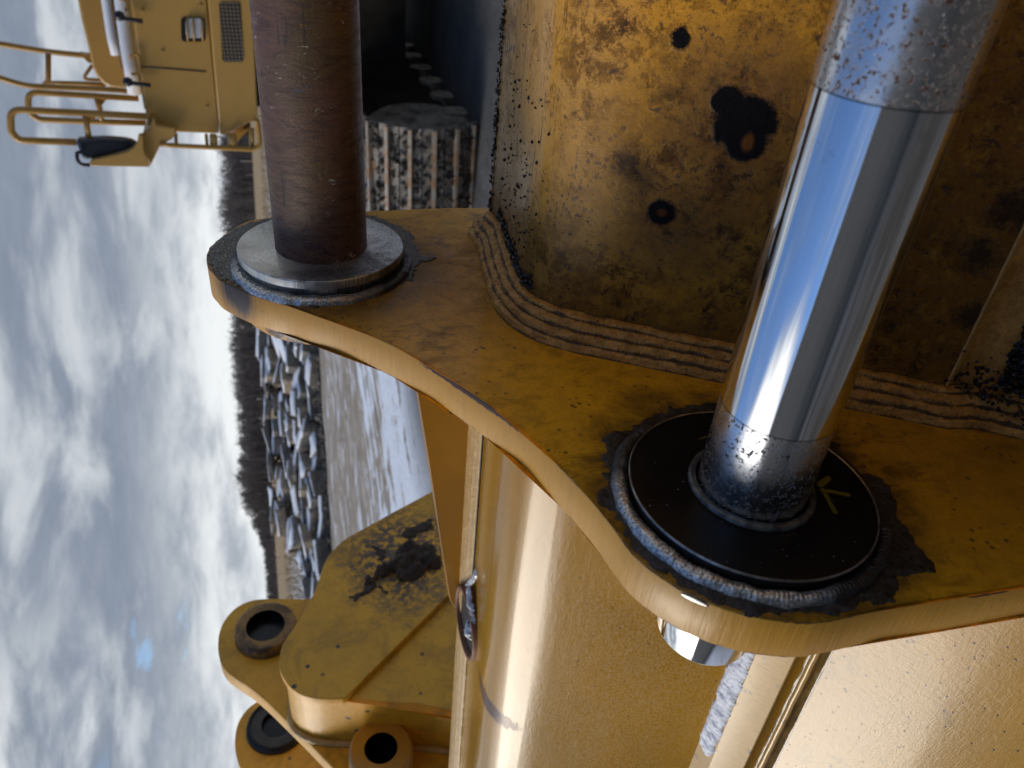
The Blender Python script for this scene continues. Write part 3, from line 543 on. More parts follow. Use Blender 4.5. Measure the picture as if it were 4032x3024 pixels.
# ---- torque tube: section in (s, h)
SEC = [(.8254, -.2528), (.8054, -.2535), (.7858, -.2541), (.7300, -.2455), (.6736, -.2375), (.6500, -.2355), (.6285, -.2375), (.6085, -.2445), (.5925, -.2560), (.5746, -.2775)]
sec = [Vector((0, *p)) for p in SEC]; sec = spline(sec, 6); SD = Vector((0, .4081-.5746, -.549+.2775)).normalized()
for i in range(1, 13): sec.append(Vector((0, .5746+(.4081-.5746)*i/12, -.2775+(-.549+.2775)*i/12)))
def snorm(i, S):
    t = (S[min(i+1, len(S)-1)]-S[max(i-1, 0)]).normalized(); return Vector((0, t.z, -t.y))*-1
if snorm(len(sec)//2, sec).z < 0: SGN = -1
else: SGN = 1
def sn(i): return snorm(i, sec)*SGN
def extrude_sec(S, a0, a1, k, bm=None, jit=None):
    bm = bm or bmesh.new(); R = []
    for i in range(k+1):
        a = a0+(a1-a0)*i/k; R.append([bm.verts.new(Vector((a, p.y, p.z))+(jit(a, j) if jit else Vector())) for j, p in enumerate(S)])
    for r0, r1 in zip(R, R[1:]):
        for j in range(len(S)-1):
            f = bm.faces.new((r0[j], r1[j], r1[j+1], r0[j+1])); f.smooth = True
    return bm
back_edge = [Vector((0, .8254, -.33)), Vector((0, .8254, -.2538))]
o_t = link('torque_tube', extrude_sec(sec, -1.1, .001, 60), M_tube, buc, label='dirty section of the tube between the ears, dark with grime')
o_t2 = link('torque_tube', extrude_sec([p+Vector((0, 0, 0)) for p in sec], TP-.001, 2.3, 90), M_peel, buc, label='clean glossy section of the tube beyond the near ear')
# far flange of the dirty section: rusty strip and step
M_flange = simple('rusty_flange', (.30, .15, .035), .5, 0, .5, 90, .0012, (.12, .055, .02))
fl = bmesh.new(); box(fl, (-1.1, .826, -.30), (-.001, .842, -.2565)); box(fl, (-1.1, .8421, -.30), (-.001, .858, -.262))
link('flange_strip', fl, M_flange, buc)
link('flange_lip', tube([(a/100, .8265+.0006*mn.noise((a*.9, 0, 0)), -.2540+.0006*mn.noise((a*.7, 3, 0))) for a in range(-38, 0)], .0024, seg=8), simple('lip_paint', (.52, .33, .12), .3, 0, .6, 120, .001, (.16, .09, .03)), buc)
# multi-pass fillet weld round the tube on the ear face
def fillet(S, nf, a_plate, L, dirn, bm=None, passes=4, ridge=.0032, k=30, wob=.0016, sd=0):
    bm = bm or bmesh.new(); R = []; GL = bm.verts.layers.float.new('groove')
    path = []
    for i in range(len(S)-1):
        d = (S[i+1]-S[i]).length; m_ = max(1, int(d/.0013))
        for j in range(m_):
            t = j/m_; path.append((S[i].lerp(S[i+1], t), nf(i).lerp(nf(i+1), t).normalized()))
    acc = 0; prev = None
    for q, (p, nn) in enumerate(path):
        if prev is not None: acc += (p-prev).length
        prev = p; row = []
        for j in range(k+1):
            u = j/k; off = L*(1-u); al = L*u
            uu = u+.045*mn.noise((acc*22, u*2, sd))+.02*mn.noise((acc*90, u*3, sd+8))
            rd = ridge*(1+.5*mn.noise((acc*34, u*4, 5)))*math.sqrt(abs(math.sin(math.pi*passes*uu)))+wob*mn.noise((acc*210, u*16, sd+1.))+.0006*math.sin((acc/.0038+.8*math.cos(math.pi*passes*u)**2)*2*math.pi)
            gv = (1-math.sqrt(abs(math.sin(math.pi*passes*uu))))+.35*mn.noise((acc*60, u*6, 7)); rd += .0025*math.sin(math.pi*u)
            base = p+nn*off+Vector((-dirn*al, 0, 0)); out = (nn+Vector((-dirn, 0, 0))).normalized()
            row.append(bm.verts.new(Vector((a_plate, 0, 0))+base+out*rd*min(1, 6*u+.15)*min(1, 6*(1-u)+.15))); row[-1][GL] = gv
        R.append(row)
    for r0, r1 in zip(R, R[1:]):
        for j in range(k):
            f = bm.faces.new((r0[j], r0[j+1], r1[j+1], r1[j])); f.smooth = True
    e = bm.verts.new(R[0][0].co.lerp(R[0][-1].co, .5)+Vector((0, .002, -.02)))
    for j in range(k): bm.faces.new((R[0][j+1], R[0][j], e))
    return bm
bmw = fillet(sec[:40], sn, TP, .010, -1, passes=1, ridge=.001, k=8)
link('fillet_weld', bmw, M_strip, buc)
# ---- lower groove and shell
shp = [Vector((0, *p)) for p in [(.4081, -.549), (.402, -.575), (.385, -.602), (.33, -.676), (.26, -.765), (.20, -.84)]]
shs = spline(shp, 5)
full = sec+shs[1:]
def fnm(i):
    acc_ = Vector()
    for k_ in range(-3, 4):
        q_ = min(max(i+k_, 0), len(full)-2); t = (full[q_+1]-full[q_]).normalized(); q = Vector((0, t.z, -t.y)); acc_ += q if q.z > -.05 and q.y < .3 or q.z > 0 else -q
    return acc_.normalized()
link('fillet_weld', fillet(full, fnm, 0, .028, 1), M_fillet, buc, label='broad ridged brown weld between ear and tube')
gro = [Vector((0, *p)) for p in [(.4081, -.549), (.4075, -.5515), (.4120, -.560), (.409, -.572), (.398, -.582), (.392, -.590), (.386, -.600)]]
link('lower_weld', extrude_sec(gro, -1.1, -.001, 180, jit=lambda a, j: Vector((0, .0012, .0012))*mn.noise((a*60, j*2., 0)) if 0 < j < 6 else Vector()), M_fillet, buc)
link('lower_weld_lip', tube([(a/200, .4076+.0004*mn.noise((a*.6, 0, 5)), -.5487) for a in range(-77, -1)], .0013, seg=6), M_strip, buc)
def x_shell(n, P, r):
    q = n.noise(n.st(P, (60, 260, 260)), 1.0, 4, .55, 1.2); wr = n.noise(n.st(P, (90, 40, 40)), 2., 3, .5, .9)
    sm = n.m('MULTIPLY', n.mr(n.noise(P, 16, 5, .7, .6), .60, .70), .5); r['col'] = n.mix(sm, r['col'], (.13, .10, .07, 1))
    pin = n.m('MULTIPLY', n.mr(n.vor(P, 85), .14, .10), .9); r['col'] = n.mix(pin, r['col'], (.05, .035, .035, 1))
    r['bump'] = (n.m('ADD', q, n.m('SUBTRACT', n.m('MULTIPLY', wr, 1.3), n.m('MULTIPLY', pin, .5))), .00022); r['ro'] = .34; r['cro'] = .12; r['coat'] = .25
M_shell = paint('shell_paint', base=(.44, .235, .030), gloss=.4, dirt=.05, chips=.2, coat=.5, extra=x_shell)
sh = [Vector((0, *p)) for p in [(.3845, -.601), (.35, -.648), (.29, -.725), (.22, -.815), (.15, -.93), (.11, -1.1), (.12, -1.5)]]
link('bucket_shell', extrude_sec(spline(sh, 4), -1.1, -.001, 14), M_tube, buc)
sh2 = [Vector((0, *p)) for p in [(.3955, -.5585), (.33, -.600), (.27, -.643), (.21, -.698), (.155, -.775), (.12, -.87), (.11, -1.1), (.12, -1.5)]]
link('bucket_shell', extrude_sec(spline(sh2, 4), TP-.001, 2.3, 20), M_shell, buc)
# ledge bar beyond the ear, its top carries snow
led = bmesh.new(); LED = [(.452, -.477), (.4255, -.482), (.3985, -.508), (.398, -.5095), (.412, -.5215), (.46, -.52)]
prism([Vector((TP+.001, *p)) for p in LED], (2.2, 0, 0), led, smooth=False)
def x_led(n, P, r):
    st = n.noise(n.st(P, (420, 60, 60)), 1., 3, .6); r['col'] = n.mix(n.m('MULTIPLY', n.mr(st, .5, .7), .25), r['col'], (.28, .15, .03, 1)); sc1 = n.m('MULTIPLY', n.mr(n.noise(P, 50, 5, .7), .60, .66), .8)
    r['col'] = n.mix(sc1, r['col'], (.16, .13, .12, 1)); r['bump'] = (st, .0003)
M_led = paint('ledge_paint', base=(.60, .37, .12), gloss=.28, dirt=.06, chips=.6, coat=.4, extra=x_led)
link('ledge_bar', led, M_led, buc)
und = [Vector((0, *p)) for p in [(.414, -.5225), (.424, -.530), (.420, -.538), (.412, -.5435), (.4090, -.5440), (.4020, -.5530), (.4035, -.5545), (.3990, -.5560), (.3995, -.5580), (.3965, -.5592)]]
link('lower_weld', extrude_sec(und, TP+.001, 2.2, 260, jit=lambda a, j: Vector((0, .0010, .0013))*mn.noise((a*45, j*1.7, 0))*(1 if 0 < j < 9 else 0)), M_olive, buc)
link('lower_weld_lip', tube([(TP+.004+i*.006, .4055+.0007*mn.noise((i*.2, 0, 5)), -.5470+.0009*mn.noise((i*.25, 7, 5))) for i in range(350)], .0042, seg=8), M_led, buc)
# snow strip on the ledge
snp = [(TP+.02+.3, .450), (.40, .452), (.47, .4525), (.56, .4525), (.575, .447), (.585, .432), (.56, .4275), (.48, .4265), (.40, .4262), (.335, .428)]
def snow_to(u, v, h): return Vector((u, v, -.4815+(v-.4255)*.19+h))
tag(link('snow_strip', sheet([(a_, b_) for a_, b_ in snp], .0012, hn(.0048, 60, .6), snow_to, edge=.006, jag=.0035, jsc=70), M_snow, base=(.45, .44, -.48)), 'strip of white snow lying on the ledge below the polished pin end', 'snow', kind='stuff')
# gusset behind the tube and its pale weld
GO = [ons(1600, 1290, .832), ons(1645, 1545, .832), ons(1690, 1830, .832), ons(1735, 2110, .832), ons(1765, 2325, .832), ons(1772, 2365, .832), ons(1790, 2392, .832)]
GO[0].x = max(GO[0].x, .04)
GO += [Vector((GO[-1].x, .832, -.27)), Vector((.04, .832, -.27))]
if GO[0].x > .05: GO = [Vector((.037, .832, GO[0].z+.03))]+GO
link('gusset_plate', prism(GO, (0, .022, 0), bev=.001, smooth=False), M_gusset, buc)
ws = []
for i in range(13):
    u = i/12; ws.append(Vector((0, .8315-.034*u, -.2415-.012*u+.0028*math.sin(math.pi*u)+.0009*math.sqrt(abs(math.sin(math.pi*4*u))))))
link('seam_weld', extrude_sec(ws, TP, 2.2, 500, jit=lambda a, j: Vector((0, .0012*mn.noise((a*90, j*.8, 2)), .0011*mn.noise((a*150, j*2.2, 1))))), M_strip, buc)
link('seam_line', tube([(TP+i*.006, .7955+.0006*mn.noise((i*.3, 1, 0)), -.2528) for i in range(92)], .0013, seg=5), M_dark, buc)
# stub ring round the hole in the top of the tube
HC = Vector((.662, .774, -.2440)); HR = .060
ringb = bmesh.new()
def ringv(r, z, seg=96): return [ringb.verts.new(HC+Vector((r*math.cos(2*math.pi*i/seg)*1.05, r*math.sin(2*math.pi*i/seg), z))) for i in range(seg)]
RR = [ringv(HR, -.02), ringv(HR, .0065), ringv(HR-.0015, .0078), ringv(HR-.006, .0078), ringv(HR-.0072, .0065), ringv(HR-.0072, -.02)]
for r0, r1 in zip(RR, RR[1:]):
    for i in range(96): f = ringb.faces.new((r0[i], r0[(i+1) % 96], r1[(i+1) % 96], r1[i])); f.smooth = True
for f in ringb.faces: f.material_index = 0
o_ring = link('hole_ring', ringb, M_rim, buc, label='rusty ring round the open hole')
vd = bmesh.new(); vv = [vd.verts.new(HC+Vector(((HR-.006)*math.cos(2*math.pi*i/64)*1.05, (HR-.006)*math.sin(2*math.pi*i/64), .0005))) for i in range(64)]; vd.faces.new(vv)  # black disc stands in for the shade inside a hole that is not cut
link('hole_shade_disc', vd, M_dark, sub=o_ring, par=buc)
def icep(name, pts, th, lab, z):
    bm = sheet(pts, .0022, hn(th, 60, .7), lambda u, v, h: Vector((u, v, z+h)), edge=.006, jag=.003, jsc=120); return tag(link(name, bm, M_ice, base=(pts[0][0], pts[0][1], z)), lab, 'ice')
def ph(L, h): return [tuple(onh(x, y, h).xy) for x, y in L]
icep('ice_shard', ph([(1862, 2245), (1853, 2262), (1832, 2290), (1822, 2310), (1845, 2305), (1858, 2290), (1866, 2270)], -.2385), .004, 'clear ice shard lying on the seam just above the rusty hole', -.2425)
icep('ice_shard', ph([(1842, 2312), (1849, 2360), (1862, 2420), (1866, 2462), (1872, 2458), (1866, 2400), (1856, 2345), (1850, 2312)], -.243), .006, 'long ice sliver inside the rusty hole', -.2430)
icep('ice_shard', ph([(1842, 2435), (1835, 2500), (1855, 2518), (1852, 2470)], -.243), .006, 'small ice lump at the lower end of the rusty hole', -.2430)
# ================================================================ PINS
def pin(name, c, r, a0, a1, m, lab, ch=.003, seg=160, tilt=None):
    bm = lathe_sharp([[(a0, 0), (a0, r-ch)], [(a0, r-ch), (a0+ch*.4, r-ch*.3), (a0+ch, r)]+[(a0+ch+(a1-a0-2*ch)*i/12, r) for i in range(1, 12)]+[(a1-ch, r), (a1-ch*.35, r-ch*.25), (a1, r-ch)], [(a1, r-ch), (a1, 0)]], c, seg)
    return tag(link(name, bm, m, base=(0, 0, 0)), lab, 'steel pin')
pin('hinge_pin', B1, .0473, -.47, .05, M_rust, 'rusty brown steel pin standing in the worn silver collar')
pin('hinge_pin', B2, .0390, -.47, .151, M_chrome, 'polished steel pin with rust-spotted ends running through the black boss', ch=.0025)
# ================================================================ GRIT
def rock(bm, p, r, k=1, sq=None, rot=True):
    """one small angular crumb"""
    ico = [Vector(v) for v in ((1, 0, 0), (-1, 0, 0), (0, 1, 0), (0, -1, 0), (0, 0, 1), (0, 0, -1), (.6, .6, .5), (-.6, .6, -.4))]
    F_ = ((4, 0, 6), (4, 6, 2), (4, 2, 1), (4, 1, 3), (4, 3, 0), (5, 6, 0), (5, 2, 6), (5, 7, 2), (7, 1, 2), (5, 1, 7), (5, 3, 1), (5, 0, 3))
    q = Matrix.Rotation(random.uniform(0, 6.28), 3, Vector((random.gauss(0, 1), random.gauss(0, 1), random.gauss(0, 1))).normalized())
    vs = [bm.verts.new(Vector(p)+q @ (v*r*random.uniform(.7, 1.25))) for v in ico]
    for f in F_:
        try: bm.faces.new([vs[i] for i in f])
        except ValueError: pass
def sec_at(s):
    for i in range(len(sec)-1):
        if sec[i].y >= s >= sec[i+1].y: t = (sec[i].y-s)/(sec[i].y-sec[i+1].y+1e-9); return sec[i].lerp(sec[i+1], t)
    return sec[-1]
gb = bmesh.new()
for i in range(210):   # along the far lip
    a = random.uniform(-.31, -.025); rock(gb, (a, .826+random.gauss(0, .0035), -.2515), random.choice((.0008, .0012, .0016, .0022, .003)))
for i in range(200):   # scattered on the top, denser toward the ear
    a = -.03-abs(random.gauss(0, .11)); s = random.uniform(.62, .80)
    if a > -.37: p = sec_at(s); rock(gb, (a, s, p.z+.0006), random.choice((.0006, .0008, .001, .0014, .0022)))
for i in range(420):   # heap in the corner against the weld
    s = random.uniform(.625, .80); a = -.0305-abs(random.gauss(0, .0055)); p = sec_at(s); rock(gb, (a, s, p.z+random.uniform(0, .003)), random.uniform(.0008, .0028))
tag(link('coal_grit', gb, M_grit, base=(-.1, .7, -.24)), 'black grit crumbs scattered along the top edge of the grimy tube', 'grit', kind='stuff')
gd = bmesh.new()
for i in range(2600):
    a = random.uniform(-.34, -.034); u = random.random(); s = .395-.013*u+random.gauss(0, .003)-.006*max(0, a+.09)/.06; h = -.5875-.008*u+random.uniform(-.004, .003)
    rock(gd, (a, s, h), random.uniform(.0012, .0036))
for i in range(240):
    a = random.gauss(-.035, .012); s = random.uniform(.36, .42); rock(gd, (min(a, -.004), s, -.545-(.42-s)*.9+random.uniform(0, .008)), random.uniform(.0008, .0026))
tag(link('black_debris', gd, M_grit, base=(-.15, .39, -.59)), 'black gritty debris packed in the groove below the tube', 'debris', kind='stuff')
# ================================================================ SECOND BUCKET
b2 = Thing('far_bucket', (1.4, 1.0, -1.9), 'second yellow bucket farther back with muddy side plate and three empty pin holes', 'excavator bucket')
aA, aB, aC = 1.18, 1.42, 1.98
AO = [(1706, 1932), (1560, 2010), (1397, 2100), (1351, 2128), (1301, 2178), (1273, 2228), (1259, 2273), (1240, 2323), (1219, 2367), (1184, 2428), (1151, 2479), (1117, 2529), (1103, 2573), (1101, 2629), (1123, 2679), (1156, 2715), (1201, 2740), (1273, 2751), (1357, 2750)]
A_ = spline([ona(x, y, aA) for x, y in AO[2:]], 5); A_ = [ona(x, y, aA) for x, y in AO[:2]]+A_
dbl = A_+[ona(1765, 2343, aA), ona(1900, 2205, aA), ona(1900, 1830, aA)]
o_sp = link('side_plate', prism(dbl, (.02, 0, 0), bev=.002), M_back, b2, label='muddy doubler plate with a diagonal lower edge')
A2 = spline([ona(x, y, aA+.02) for x, y in AO[2:]], 3)+[ona(x, y, aA+.02) for x, y in [(1518, 2766), (1635, 2770), (1758, 2795), (1950, 2850), (1950, 1850), (1706, 1950)]]
link('side_plate', prism(A2, (.018, 0, 0), bev=.002), M_back, b2, label='plain plate behind the doubler')
# rolled tube wall between side plate and ear
roll = spline([ona(x, y, aA+.038) for x, y in [(1125, 2530), (1118, 2600), (1125, 2650), (1160, 2690), (1230, 2718), (1350, 2730), (1500, 2740), (1640, 2745), (1800, 2765), (1950, 2800)]], 5)
rb = bmesh.new(); R0 = [rb.verts.new(p) for p in roll]; R1 = [rb.verts.new((aB, p.y, p.z)) for p in roll]
for i in range(len(roll)-1): f = rb.faces.new((R0[i], R0[i+1], R1[i+1], R1[i])); f.smooth = True
link('rolled_tube', rb, M_back, b2)
wl = [Vector((aB-.006, p.y-.006, p.z+.002)) for p in roll]
link('weld_strip', tube([Vector((aB-.004+.004*mn.noise((i*.4, 0, 0)), p.y+.004*mn.noise((i*.7, 2, 0)), p.z)) for i, p in enumerate(wl)], .009, seg=8), M_strip, b2)
BO = [(1223, 2358), (1130, 2357), (1050, 2357), (990, 2364), (935, 2388), (892, 2430), (866, 2480), (858, 2540), (866, 2598), (890, 2640), (930, 2672), (985, 2708), (1050, 2762), (1140, 2850), (1230, 2940), (1330, 3045), (1390, 3110)]
B_ = spline([ona(x, y, aB) for x, y in BO], 5)+[ona(2100, 3110, aB), ona(2100, 2100, aB), ona(1500, 2250, aB)]
o_eB = link('hinge_ear', prism(B_, (.05, 0, 0), bev=.003), M_back, b2, label='hinge ear with two pin holes')
CO = [(1080, 2735), (1030, 2752), (975, 2790), (938, 2845), (925, 2910), (930, 2975), (955, 3035), (1010, 3110)]
C_ = spline([ona(x, y, aC) for x, y in CO], 6)+[ona(2100, 3250, aC), ona(2100, 2700, aC), ona(1500, 2700, aC)]
o_eC = link('hinge_ear', prism(C_, (.05, 0, 0), bev=.003), M_back, b2, label='rear hinge ear with a dark ring round its hole')
def x_soil(n, P, r):
    z = n.noise(P, 18, 6, .7, .5); d = n.mr(z, .42, .58); r['col'] = n.mix(n.m('MULTIPLY', d, .85), r['col'], (.04, .022, .012, 1)); r['ro'] = .5; r['coat'] = .05
M_boss = paint('scuffed_boss_paint', base=(.40, .21, .045), gloss=.4, dirt=.5, sc_=.6, chips=1., coat=.1, extra=x_soil)
M_boss2 = paint('clean_boss_paint', base=(.46, .235, .03), gloss=.34, dirt=.2, sc_=.5, chips=1., coat=.2)
M_ringd = simple('dark_steel_ring', (.05, .048, .045), .4, .3, .4, 30, .0008)
def boss(cx_, cy_, rpx, hpx, a, prot, sub, m, mr_=None, r2=None):
    c = ona(cx_, cy_, a-prot); k = (Lr(cx_, cy_)*((DP+a-prot)/Lr(cx_, cy_).x)).length; ps = k/math.hypot(F, math.hypot(cx_-2016, cy_-1512))
    R_ = rpx*ps*1.05; H_ = hpx*ps*1.05; cc = (c.y, c.z)
    link('pin_boss', lathe_sharp([[(a-prot, H_), (a-prot, R_-.006)], [(a-prot, R_-.006), (a-prot+.004, R_), (a+.002, R_+.004)]], cc, 72), m, sub=sub, par=b2)
    link('pin_bore', lathe_sharp([[(a-prot, H_), (a-.003, H_)], [(a-.003, H_), (a-.004, 0)]], cc, 48), M_bore, sub=sub, par=b2)
    if mr_:
        link('seal_ring', lathe_sharp([[(a-prot-.002, r2*ps), (a-prot-.008, r2*ps*1.06), (a-prot-.002, r2*ps*1.14)]], cc, 64), mr_, sub=sub, par=b2)
M_bore = simple('bore_shade_and_seal', (.012, .014, .018), .25, .5, .4, 30, .002)  # near-black stands in for deep-hole shade in the bores; also colours the seal ring
boss(1045, 2462, 110, 70, aB, .035, o_eB, M_boss)
boss(1500, 2945, 118, 62, aB, .09, o_eB, M_boss2)
boss(1090, 2848, 108, 56, aC, .02, o_eC, M_ringd, M_bore, 98)
# muddy splats
def proj_sheet(L, a, step, h, lab=None):
    pl = [tuple(ona(x, y, a).yz) for x, y in L]; return sheet(pl, step*.6, hn(h, 46, 1.), lambda u, v, q: (a-q, u, v), edge=.02, jag=.030, jsc=26)
M_mud = simple('dried_mud', (.085, .060, .042), .85, 0, .5, 40, .006, (.045, .032, .024))
for q, L in enumerate([[(1425, 2300), (1490, 2240), (1555, 2205), (1575, 2150), (1630, 2135), (1700, 2165), (1730, 2200), (1735, 2225), (1690, 2262), (1620, 2285), (1540, 2270), (1480, 2290)],
                       [(1590, 2080), (1640, 2070), (1720, 2060), (1725, 2090), (1660, 2110), (1600, 2115)], [(1470, 2160), (1500, 2150), (1520, 2190), (1480, 2195)], [(1425, 2320), (1480, 2300), (1520, 2315), (1450, 2335), (1400, 2350)]]):
    link('mud_splat', proj_sheet(L, aA-.0005, .008, .022 if q == 0 else .008), M_mud, b2)
# ================================================================ EXCAVATOR
ex = Thing('excavator', (1.6, 7.5, -1.99), 'large yellow tracked excavator in the background with handrails, lamp and black mirror', 'excavator')
SB = 6.5
def S(L, s=SB): return [ons(x, y, s) for x, y in L]
body = S([(517, -60), (517, 0), (572, 438), (580, 500), (690, 521), (862, 527), (814, 0), (810, -60)])
body[0] = ons(500, -500, SB); body[-1] = ons(770, -500, SB)
o_body = link('body_panel', prism(body, (0, 2.2, 0), bev=.012), M_exc, ex, label='tan upper body panel')
lowp = S([(770, -500), (817, 0), (866, 530), (882, 532), (985, 482), (1014, 470), (1012, 400), (995, 0), (955, -500)], SB-.02)
o_low = link('body_panel', prism(lowp, (0, 2.2, 0), bev=.012), M_exc, ex, label='lower body panel with a black grille')
def rrect(x0, y0, x1, y1, r, sk=0., k=5):
    out = []
    for cx_, cy_, a0 in ((x1-r, y1-r, 0), (x0+r, y1-r, 90), (x0+r, y0+r, 180), (x1-r, y0+r, 270)):
        for j in range(k+1):
            t = math.radians(a0+90*j/k); y_ = cy_+r*math.sin(t); out.append((cx_+r*math.cos(t)+sk*(y_-y0), y_))
    return out
M_blk = simple('black_plastic', (.012, .012, .014), .35, 0, .2, 10, .001)
M_lens = simple('lamp_lens', (.62, .63, .64), .12, .1, .25, 14, .004, coat=.8)
o_lw = link('lamp_recess', prism(S(rrect(712, 68, 806, 164, 14, .03), SB-.006), (0, .012, 0)), M_blk, sub=o_body, par=ex)
link('headlight', prism(S(rrect(730, 72, 800, 150, 18, .03), SB-.02), (0, .013, 0), bev=.004), M_lens, sub=o_body, par=ex)
for yy in (735, 760, 794):
    link('lamp_guard_bar', tube(S([(yy, 70), (yy+4, 163)], SB-.03), .006, seg=6), M_exc2, sub=o_body, par=ex)
def f_gr(n):
    P = n.P(); d = n.vor(P, 38, rnd=0.); return {'col': n.mix(n.mr(d, .30, .36), (.004, .004, .004, 1), (.07, .048, .02, 1)), 'ro': .5, 'bump': (d, .01)}
link('grille', prism(S(rrect(862, 8, 946, 244, 12, .06), SB-.026), (0, .008, 0)), mat('grille_mesh', f_gr), sub=o_low, par=ex)
for q in ((560, 40), (600, 450), (790, 20), (815, 420), (640, 200)):
    pb = bmesh.new(); bmesh.ops.create_uvsphere(pb, u_segments=10, v_segments=6, radius=.012); bmesh.ops.translate(pb, verts=pb.verts, vec=ons(q[0], q[1], SB-.002)); link('bolt', pb, M_exc2, sub=o_body, par=ex, smooth=True)
link('door_seam', tube(S([(548, 262), (640, 268), (812, 282)], SB-.001), .005, seg=6), M_blk, sub=o_body, par=ex)
link('lower_seam', tube(S([(822, 262), (900, 270), (1000, 276)], SB-.021), .005, seg=6), M_blk, sub=o_low, par=ex) if False else None
# hood with rounded end and snow on its steps
hood = S([(290, -500), (305, 0), (320, 80), (335, 140), (350, 200), (362, 262), (380, 300), (405, 330), (435, 345), (520, 350), (515, 0), (500, -500)], 7.4)
o_h = link('hood', prism(hood, (0, 1.6, 0), bev=.02), M_exc, ex)
stp = S([(398, -500), (412, 0), (425, 60), (455, 215), (470, 265), (500, 272), (540, 360), (600, 380), (520, 0), (480, -500)], 7.0)
link('step_panel', prism(stp, (0, .35, 0), bev=.01), M_exc, ex)
for L, s_, w_x in (([(405, -300), (418, 0), (428, 70), (440, 150), (456, 216)], 6.95, .035), ([(465, -300), (478, 0), (488, 90), (500, 180), (512, 250), (530, 370)], 6.8, .05)):
    pts = S(L, s_); tag(link('roof_snow', tube([p+Vector((0, 0, .02*mn.noise((i, 0, 0)))) for i, p in enumerate(pts)], w_x, seg=8), M_snow, base=tuple(pts[1])), 'long white snow ridge on the %s step of the excavator hood' % ('upper' if w_x < .04 else 'lower'), 'snow')
tray = S([(505, -300), (512, 0), (528, 130), (545, 300), (568, 430), (580, 430), (560, 300), (520, 0), (515, -300)], 6.6)
link('walkway_tray', prism(tray, (0, .3, 0)), M_exc, ex)
for q in (((470, 62), (478, 72), (520, 78), (562, 84)), ((503, 322), (512, 326), (555, 332), (594, 336))):
    L = [ons(x, y, SB-.05) for x, y in q]; l1 = link('latch', tube(bend(L, .03), .016, seg=8), M_blk, ex); tb = bmesh.new(); bmesh.ops.create_uvsphere(tb, u_segments=12, v_segments=8, radius=.035); bmesh.ops.translate(tb, verts=tb.verts, vec=L[0]); link('latch_knob', tb, M_blk, sub=l1, par=ex, smooth=True)
for L in ([(470, -5), (500, 2), (502, 36), (492, 40)], [(512, 232), (520, 212), (545, 214), (552, 285), (528, 292), (518, 290)]):
    link('grab_handle', tube(bend(S(L, SB-.03), .05), .011, seg=8), M_exc2, ex)
def rail(L, s_, r, cl=False, rad=.12): return link('handrail', tube(bend(S(L, s_), rad), r*.78, seg=10), M_exc2, ex)
rail([(-80, 160), (0, 173), (100, 190), (200, 205), (320, 217), (360, 220)], 7.6, .030)
rail([(-80, 285), (0, 307), (100, 338), (300, 347), (440, 353), (530, 362)], 7.0, .028)
rail([(190, 207), (190, 320), (175, 335)], 7.4, .028, rad=.05)
rail([(195, 326), (300, 328), (415, 333)], 7.5, .024)
rail([(362, 258), (333, 300), (336, 312), (400, 315)], 7.5, .018, rad=.05)
rail([(545, 388), (110, 362), (112, 440), (150, 470), (330, 478), (575, 484)], 6.9, .030, rad=.16)
rail([(380, 383), (396, 440), (399, 476)], 6.9, .028)
rail([(575, 458), (40, 430), (44, 520), (75, 552), (300, 560)], 6.45, .032, rad=.2)
rail([(335, 452), (350, 545)], 6.45, .028)
link('rail_gusset', prism(S([(390, 385), (422, 390), (398, 418)], 6.9), (0, .02, 0)), M_exc2, ex); link('rail_gusset', prism(S([(345, 458), (378, 462), (350, 490)], 6.45), (0, .02, 0)), M_exc2, ex)
link('post_bracket', prism(S([(312, 208), (356, 216), (360, 250), (345, 245)], 7.55), (0, .06, 0)), M_exc2, ex)
mir = spline(S([(300, 558), (330, 548), (420, 545), (500, 552), (533, 566), (530, 578), (500, 596), (440, 612), (360, 630), (332, 630), (316, 612)], 6.4), 4, True)
o_mir = link('mirror', prism(mir, (0, .10, 0), bev=.03), simple('mirror_plastic', (.014, .017, .028), .3, 0, .2, 3, .001, coat=.4), ex)
link('mirror_arm', tube(bend(S([(322, 600), (303, 600), (304, 628), (318, 648), (354, 650)], 6.38), .03), .014, seg=8), M_blk, sub=o_mir, par=ex)
link('mirror_shield', prism(S([(545, 532), (562, 530), (566, 590), (588, 658), (358, 655), (352, 640), (360, 630), (440, 613), (500, 598), (528, 580), (540, 560)], 6.36), (0, .05, 0), bev=.008), M_exc, ex)
link('corner_step', prism(S([(562, 525), (590, 500), (604, 460), (616, 495), (690, 505), (693, 530), (672, 552), (632, 572), (592, 655), (565, 590)], 6.42), (0, .3, 0), bev=.01), M_exc, ex)
rail([(628, 568), (700, 574), (996, 588), (1018, 576), (1024, 560), (1014, 480), (1005, 470)], 6.42, .024, rad=.09)
for x0, y0, x1, y1, wk in ((692, 525, 694, 572, .022), (812, 528, 816, 578, .022), (840, 530, 842, 580, .05), (912, 528, 918, 582, .06), (990, 505, 992, 578, .035)):
    link('ladder_rung', tube(S([(x0, y0), (x1, y1)], 6.45), wk*.6, seg=8), M_exc2 if wk < .03 else M_exc, ex)
lad = S([(905, 540), (930, 522), (985, 505), (945, 545), (925, 575)], 6.6); link('ladder_side', prism(lad, (0, .2, 0)), M_exc2, ex)
# under the body
M_frame = simple('muddy_frame', (.035, .032, .028), .95, 0, .4, 4, .01, (.018, .016, .014), spec=.05)
und_ = bmesh.new(); box(und_, (-3.2, 6.9, -.40), (1.55, 12.5, .0)); link('undercarriage', und_, M_frame, ex)
